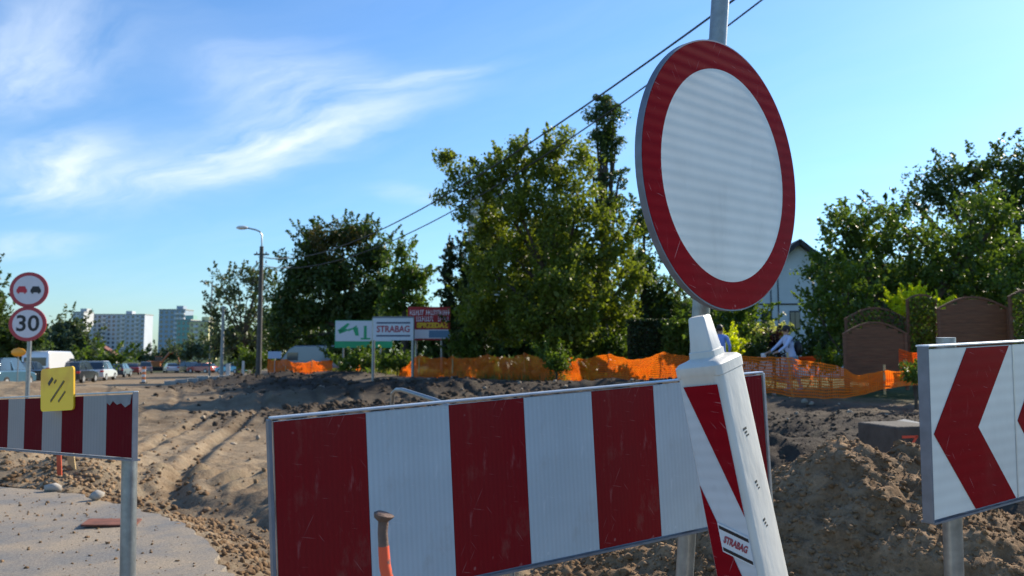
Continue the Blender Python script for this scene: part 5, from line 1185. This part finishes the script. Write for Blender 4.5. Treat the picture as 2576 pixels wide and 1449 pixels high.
# work machines
def machine():
    YM = mat('machine_yellow', (.50, .30, .03), rough=.4, var=.15, vscale=2); OM = mat('machine_orange', (.42, .12, .03), rough=.4, var=.15, vscale=2)
    for x, Y, m, hd, lab, nm in ((392, 150, OM, 20, 'orange excavator with raised arm working far down the roadbed', 'excavator'), (455, 160, YM, -30, 'yellow loader among the cars far down the roadbed', 'wheel_loader')):
        p = W(x, 930, Y); g = gz(p.x, Y); root = thing(nm, lab, 'excavator' if nm == 'excavator' else 'loader', (p.x, Y, g), (0, 0, R(hd)))
        if nm == 'excavator':
            for s in (-1, 1): MB().box((0, s * .9, .4), (3.0, .45, .75)).build('track', M_TYRE, root, bevel=.15)
            MB().box((-.4, 0, 1.35), (2.4, 2.0, 1.0)).build('body', m, root, bevel=.1); MB().box((.35, .5, 2.0), (1.1, .9, 1.3)).build('cab', M_GLASS, root, bevel=.05); MB().box((.35, .5, 2.70), (1.2, 1.0, .1)).build('cab_roof', m, root)
            MB().tube([(.9, -.2, 1.5), (2.2, -.2, 3.3), (3.4, -.2, 3.4)], [.22, .24, .15], 6).build('boom', m, root); MB().tube([(3.4, -.2, 3.4), (4.1, -.2, 1.6)], [.15, .11], 6).build('stick', m, root)
            MB().prism([(4.0, 1.6), (3.6, 1.2), (3.7, .8), (4.3, .9)], -.6, .2).build('bucket', M_RUST, root)
        else:
            for xx in (-1.1, 1.1):
                for s in (-1, 1): MB().tube([(xx, s * .75, .6), (xx, s * 1.1, .6)], .6, 14).build('wheel', M_TYRE, root, smooth=True)
            MB().box((-.9, 0, 1.2), (1.9, 1.3, .9)).build('body', m, root, bevel=.1); MB().box((.1, 0, 1.9), (1.1, 1.2, 1.3)).build('cab', M_GLASS, root, bevel=.05); MB().box((.1, 0, 2.6), (1.2, 1.3, .1)).build('cab_roof', m, root)
            MB().tube([(.5, 0, 1.4), (2.2, 0, .9)], .16, 6).build('arm', m, root); MB().prism([(2.1, .2), (3.0, .2), (2.5, .6), (2.3, 1.1)], -1.1, 1.1).build('bucket', m, root)
    # orange and white board beacons by the roadbed
    for i, (x, Y) in enumerate(((362, 60), (1, 44.0))):
        p = W(x, 930, Y); g = gz(p.x, Y); root = thing('traffic_beacon', ('orange and white striped beacon standing at the edge of the roadbed', 'round orange warning disc beside the blue car')[i], 'beacon', (p.x + (.95 if i else 0), Y, g))
        MB().box((0, 0, .05), (.4, .4, .1)).build('foot', M_TYRE, root)
        if i == 0:
            for k in range(6): MB().box((0, 0, .2 + k * .19), (.26, .05, .188)).build('stripe', mat('beacon_orange', (.7, .18, .03), rough=.5) if k % 2 else mat('beacon_white', (.7, .7, .68), rough=.5), root)
        else:
            MB().tube([(0, 0, .1), (0, 0, 1.9)], .03, 8).build('pole', M_GALV, root); MB().sphere((0, 0, 1.95), (.42, .1, .24), 16, 8).build('disc', mat('beacon_amber', (.85, .35, .02), rough=.4), root, smooth=True)
    # concrete kerb strip and light posts in the far roadbed
    a = W(430, 952, 44); b = W(610, 948, 47)
    for k in range(7):
        t = k / 7; p = a * (1 - t) + b * t; g = gz(p.x, p.y)
        o = MB().box((0, 0, .08), (.62, .4, .3)).build('kerb_block', M_CONC, bevel=.01); o.location = (p.x, p.y, g); o.rotation_euler = (0, 0, .25); tag(o, ['leftmost', 'second from the left', 'third from the left', 'middle', 'fifth from the left', 'sixth from the left', 'rightmost'][k] + ' of the pale concrete kerb blocks in the far roadbed', 'kerb block', 'pale concrete kerb blocks laid across the far roadbed')
    for i, (x, yt, yb, Y, lab) in enumerate(((574, 915, 950, 50, 'short white marker board left of the dark lamp post'), (612, 908, 946, 52, 'thin white marker board just left of the dark lamp post'))):
        t = W(x, yt, Y); bq = W(x, yb, Y); g = gz(t.x, Y)
        root = thing('marker_board', lab, 'marker', (t.x, Y, g)); MB().box((0, 0, (t.z - g) / 2 + .1), (.26 if i == 0 else .16, .04, t.z - g - .2)).build('board', mat('marker_white', (.5, .5, .48), rough=.6), root); MB().box((0, .04, .25), (.05, .04, .7)).build('leg', M_STAKE, root)
    p = W(691, 893, 57); root = thing('small_sign', 'small pale blue sign just right of the dark lamp post', 'sign', (p.x, 57, gz(p.x, 57)))
    hh = p.z - gz(p.x, 57); MB().box((0, 0, hh), (.95, .04, .5)).build('plate', mat('pale_blue_plate', (.32, .42, .60), rough=.5), root); MB().tube([(0, .05, -.2), (0, .05, hh)], .03, 8).build('post', M_GALV, root)
machine()

# ------------------------------------------------------------------ people and bicycle
def skin_person(label, loc, joints, edges, rad, colors, name='person', yaw=0):
    """joints: dict name->(x,y,z) metres, local; returns the thing (single body mesh with hair child)"""
    names = list(joints); me = bpy.data.meshes.new('body'); me.from_pydata([joints[n] for n in names], [(names.index(a), names.index(b)) for a, b in edges], [])
    ob = bpy.data.objects.new('body_tmp', me); COL.objects.link(ob)
    sk = ob.modifiers.new('skin', 'SKIN'); sk.use_smooth_shade = True
    for i, n in enumerate(names):
        v = me.skin_vertices[0].data[i]; r = rad[n]; v.radius = r if hasattr(r, '__len__') else (r, r); v.use_root = (n == 'pelvis')
    ss = ob.modifiers.new('sub', 'SUBSURF'); ss.levels = 2; ss.render_levels = 2
    dg = bpy.context.evaluated_depsgraph_get(); dg.update(); m2 = bpy.data.meshes.new_from_object(ob.evaluated_get(dg)); bpy.data.objects.remove(ob)
    m2.name = 'person'; m2.materials.clear()
    for m in colors['mats']: m2.materials.append(m)
    for p in m2.polygons: p.material_index = colors['pick'](p.center); p.use_smooth = True
    root = bpy.data.objects.new(name, m2); COL.objects.link(root); root.location = loc; root.rotation_euler = (0, 0, R(yaw)); tag(root, label, 'person'); return root
SKIN = mat('skin', (.42, .24, .16), rough=.5); HAIR = mat('dark_hair', (.018, .012, .010), rough=.6)
def hand(J, E, Rd, w, d, s):
    """adds palm, four fingers and thumb beyond wrist w along direction d"""
    base = Vector(J[w]); d = Vector(d).normalized(); side = d.cross(Vector((0, 0, 1))).normalized() if abs(d.z) < .9 else Vector((0, 1, 0)); nm = d.cross(side)
    J[w + 'p'] = tuple(base + d * .07); E.append((w, w + 'p')); Rd[w + 'p'] = (.034, .018)
    for k in range(4):
        a = base + d * .10 + side * (k - 1.5) * .020; b = a + d * (.055 - .006 * abs(k - 1.3)) + nm * .02 * s; c = b + nm * .03 * s
        J[w + 'f%d' % k] = tuple(b); J[w + 'g%d' % k] = tuple(c); E += [(w + 'p', w + 'f%d' % k), (w + 'f%d' % k, w + 'g%d' % k)]; Rd[w + 'f%d' % k] = Rd[w + 'g%d' % k] = .0095
    t = base + d * .06 + side * .045; J[w + 't'] = tuple(t); E.append((w + 'p', w + 't')); Rd[w + 't'] = .011
def people():
    def body(lean, arms, legs, shirt_pick):
        J = {'pelvis': (0, 0, .95), 'waist': (lean * .25, 0, 1.08), 'chest': (lean * .7, 0, 1.28), 'neckb': (lean, 0, 1.45), 'neck': (lean * 1.05, -.01, 1.53), 'head': (lean * 1.12, -.015, 1.64), 'crown': (lean * 1.14, -.01, 1.735)}
        E = [('pelvis', 'waist'), ('waist', 'chest'), ('chest', 'neckb'), ('neckb', 'neck'), ('neck', 'head'), ('head', 'crown')]
        Rd = {'pelvis': (.165, .125), 'waist': (.15, .11), 'chest': (.175, .125), 'neckb': (.10, .085), 'neck': (.055, .058), 'head': (.085, .10), 'crown': (.06, .07)}
        for s, nm in ((-1, 'l'), (1, 'r')):
            sh = (lean * .92 + 0, s * .19, 1.42); J['sh' + nm] = sh; E.append(('neckb', 'sh' + nm)); Rd['sh' + nm] = .065
            el, wr, dr = arms[nm]; J['el' + nm] = el; J['wr' + nm] = wr; E += [('sh' + nm, 'el' + nm), ('el' + nm, 'wr' + nm)]; Rd['el' + nm] = .045; Rd['wr' + nm] = .030
            hand(J, E, Rd, 'wr' + nm, dr, 1)
            kn, an, toe = legs[nm]; hp = (0, s * .095, .90); J['hp' + nm] = hp; J['kn' + nm] = kn; J['an' + nm] = an; J['to' + nm] = toe
            E += [('pelvis', 'hp' + nm), ('hp' + nm, 'kn' + nm), ('kn' + nm, 'an' + nm), ('an' + nm, 'to' + nm)]; Rd['hp' + nm] = .10; Rd['kn' + nm] = .062; Rd['an' + nm] = .042; Rd['to' + nm] = (.045, .03)
        return J, E, Rd
    # local +x = the way the person faces; y = sides
    def head_bits(root, hx, face=True):
        MB().sphere((hx - .012, 0, 1.685), (.112, .095, .105), 16, 10).build('hair', HAIR, root, smooth=True)
        if face:
            for s in (-1, 1):
                MB().sphere((hx + .088, s * .033, 1.645), .011, 8, 6).build('eye', M_BLACK, root, smooth=True); MB().sphere((hx, s * .095, 1.635), (.02, .012, .03), 8, 6).build('ear', SKIN, root, smooth=True)
            MB().sphere((hx + .104, 0, 1.62), (.018, .012, .022), 8, 6).build('nose', SKIN, root, smooth=True); MB().sphere((hx + .092, 0, 1.585), (.008, .025, .007), 8, 6).build('mouth', mat('lips', (.35, .12, .1), rough=.5), root, smooth=True)
    BL = mat('blue_shirt_cloth', (.20, .33, .72), rough=.9, var=.1, vscale=9, bump=.2, bscale=14); WS = mat('pale_shirt_cloth', (.50, .58, .80), rough=.9, var=.12, vscale=9, bump=.25, bscale=14); DJ = mat('dark_trousers', (.02, .025, .045), rough=.9, var=.2); JE = mat('pale_jeans', (.22, .32, .42), rough=.9, var=.3, vscale=8)
    # man in blue, seen from behind, mostly hidden by the beacon
    J, E, Rd = body(.03, {'l': ((.02, -.27, 1.17), (.14, -.26, .95), (.2, 0, -1)), 'r': ((.02, .27, 1.17), (.14, .25, .95), (.2, 0, -1))},
                    {'l': ((.05, -.11, .50), (.02, -.11, .08), (.17, -.12, .03)), 'r': ((-.02, .11, .50), (-.10, .11, .08), (.05, .12, .03))}, None)
    Y = 22.8; p = W(1812, 900, Y); g = W(1800, 822, Y).z - 1.72
    pick = lambda c: 0 if (c.z > 1.5 or (abs(c.y) > .2 and c.z < 1.0)) else (1 if c.z > .93 else 2)
    r_ = skin_person('person in a blue shirt walking away, half hidden by the white beacon', (p.x, Y, g), J, E, Rd, {'mats': [SKIN, BL, DJ], 'pick': pick}, yaw=75); head_bits(r_, .035)
    # cyclist: facing left, leaning to the handlebar
    J, E, Rd = body(.13, {'l': ((.30, -.25, 1.22), (.52, -.20, 1.06), (1, .1, -.25)), 'r': ((.28, .27, 1.22), (.50, .26, 1.06), (1, -.1, -.25))},
                    {'l': ((.14, -.11, .50), (.04, -.12, .08), (.19, -.12, .03)), 'r': ((-.05, .11, .50), (-.20, .12, .08), (-.05, .13, .03))}, None)
    Y = 21.6; p = W(1992, 900, Y); g = W(1985, 822, Y).z - 1.74
    r_ = skin_person('person in a pale shirt and jeans pushing a bicycle behind the orange net', (p.x, Y, g), J, E, Rd, {'mats': [SKIN, WS, JE], 'pick': lambda c: 0 if (c.z > 1.51 or (c.x > .50 and c.z > .9)) else (1 if c.z > .93 else 2)}, yaw=186); head_bits(r_, .145)
    Mx = Matrix.Translation(r_.location) @ Matrix.Rotation(R(186), 4, 'Z')
    # backpack
    bp = thing('backpack', 'small black backpack on the back of the person with the bicycle', 'backpack', Mx @ Vector((-.17, .02, 1.16)), (0, 0, R(186)))
    MB().sphere((0, 0, 0), (.10, .15, .21), 14, 10).build('bag', M_BLACK, bp, smooth=True)
    MB().sphere((-.08, 0, -.05), (.05, .11, .10), 10, 8).build('pocket', M_TYRE, bp, smooth=True)
    for s in (-1, 1): MB().tube([(.06, s * .11, .18), (.15, s * .12, .24), (.28, s * .12, .20), (.33, s * .13, 0)], .012, 6).build('strap', M_BLACK, bp)
    # bicycle
    bk = thing('bicycle', 'dark bicycle with white bags on the handlebar pushed behind the orange net', 'bicycle', Mx @ Vector((.15, -.38, 0)), (0, 0, R(186))); bk.location.z = g
    FR = mat('bicycle_paint', (.02, .022, .03), rough=.3, coat=.4)
    for x in (.56, -.52):
        k = 28; pts = [(x + .34 * math.cos(2 * math.pi * i / k), 0, .345 + .34 * math.sin(2 * math.pi * i / k)) for i in range(k + 1)]
        wh = MB().tube(pts, .018, 6, cap=False).build('tyre', M_TYRE, bk, smooth=True)
        mb = MB()
        for i in range(14): a = 2 * math.pi * i / 14; mb.tube([(x, 0, .345), (x + .325 * math.cos(a), 0, .345 + .325 * math.sin(a))], .0015, 3)
        sp = mb.build('spokes', M_GALV, bk); MB().tube([(x, -.04, .345), (x, .04, .345)], .02, 8).build('hub', M_GALV, bk)
    for nm, a, b in (('down_tube', (.36, 0, .72), (0, 0, .30)), ('top_tube', (.34, 0, .80), (-.16, 0, .82)), ('seat_tube', (0, 0, .30), (-.18, 0, .92)), ('chain_stay', (0, 0, .30), (-.52, 0, .345)), ('seat_stay', (-.15, 0, .80), (-.52, 0, .345)), ('fork', (.56, 0, .345), (.34, 0, .92)), ('stem', (.34, 0, .90), (.32, 0, 1.02))):
        MB().tube([a, b], .016, 8).build(nm, FR, bk, smooth=True)
    MB().tube([(.22, -.30, 1.05), (.33, -.2, 1.03), (.34, 0, 1.02), (.33, .2, 1.03), (.22, .30, 1.05)], .012, 8).build('handlebar', M_GALV, bk, smooth=True)
    MB().sphere((-.19, 0, .95), (.14, .07, .035), 12, 8).build('saddle', M_BLACK, bk, smooth=True); MB().tube([(0, -.09, .30), (0, .09, .30)], .09, 14).build('chainring', M_GALV, bk)
    for i, (x, y, zz, s_, lab) in enumerate(((.44, -.10, .96, (.10, .18, .13), 'small white bag hanging from the bicycle handlebar'), (.40, .16, .62, (.16, .06, .24), 'white carrier bag hanging low at the front wheel'), (-.3, .17, .52, (.20, .06, .26), 'grey pannier bag on the rear of the bicycle'))):
        o = MB().box((0, 0, 0), s_, taper=.85).build('bag', mat('bag_white', (.75, .75, .72), rough=.6, var=.1) if i < 2 else mat('bag_grey', (.35, .36, .40), rough=.7), bevel=.02)
        o.location = Mx @ Vector((.15 + x, -.38 + y, zz)); o.rotation_euler = (0, .1, R(186)); tag(o, lab, 'bag')
people()
print('objects', len(bpy.data.objects), 'tris', sum(len(o.data.polygons) for o in bpy.data.objects if o.type == 'MESH'))
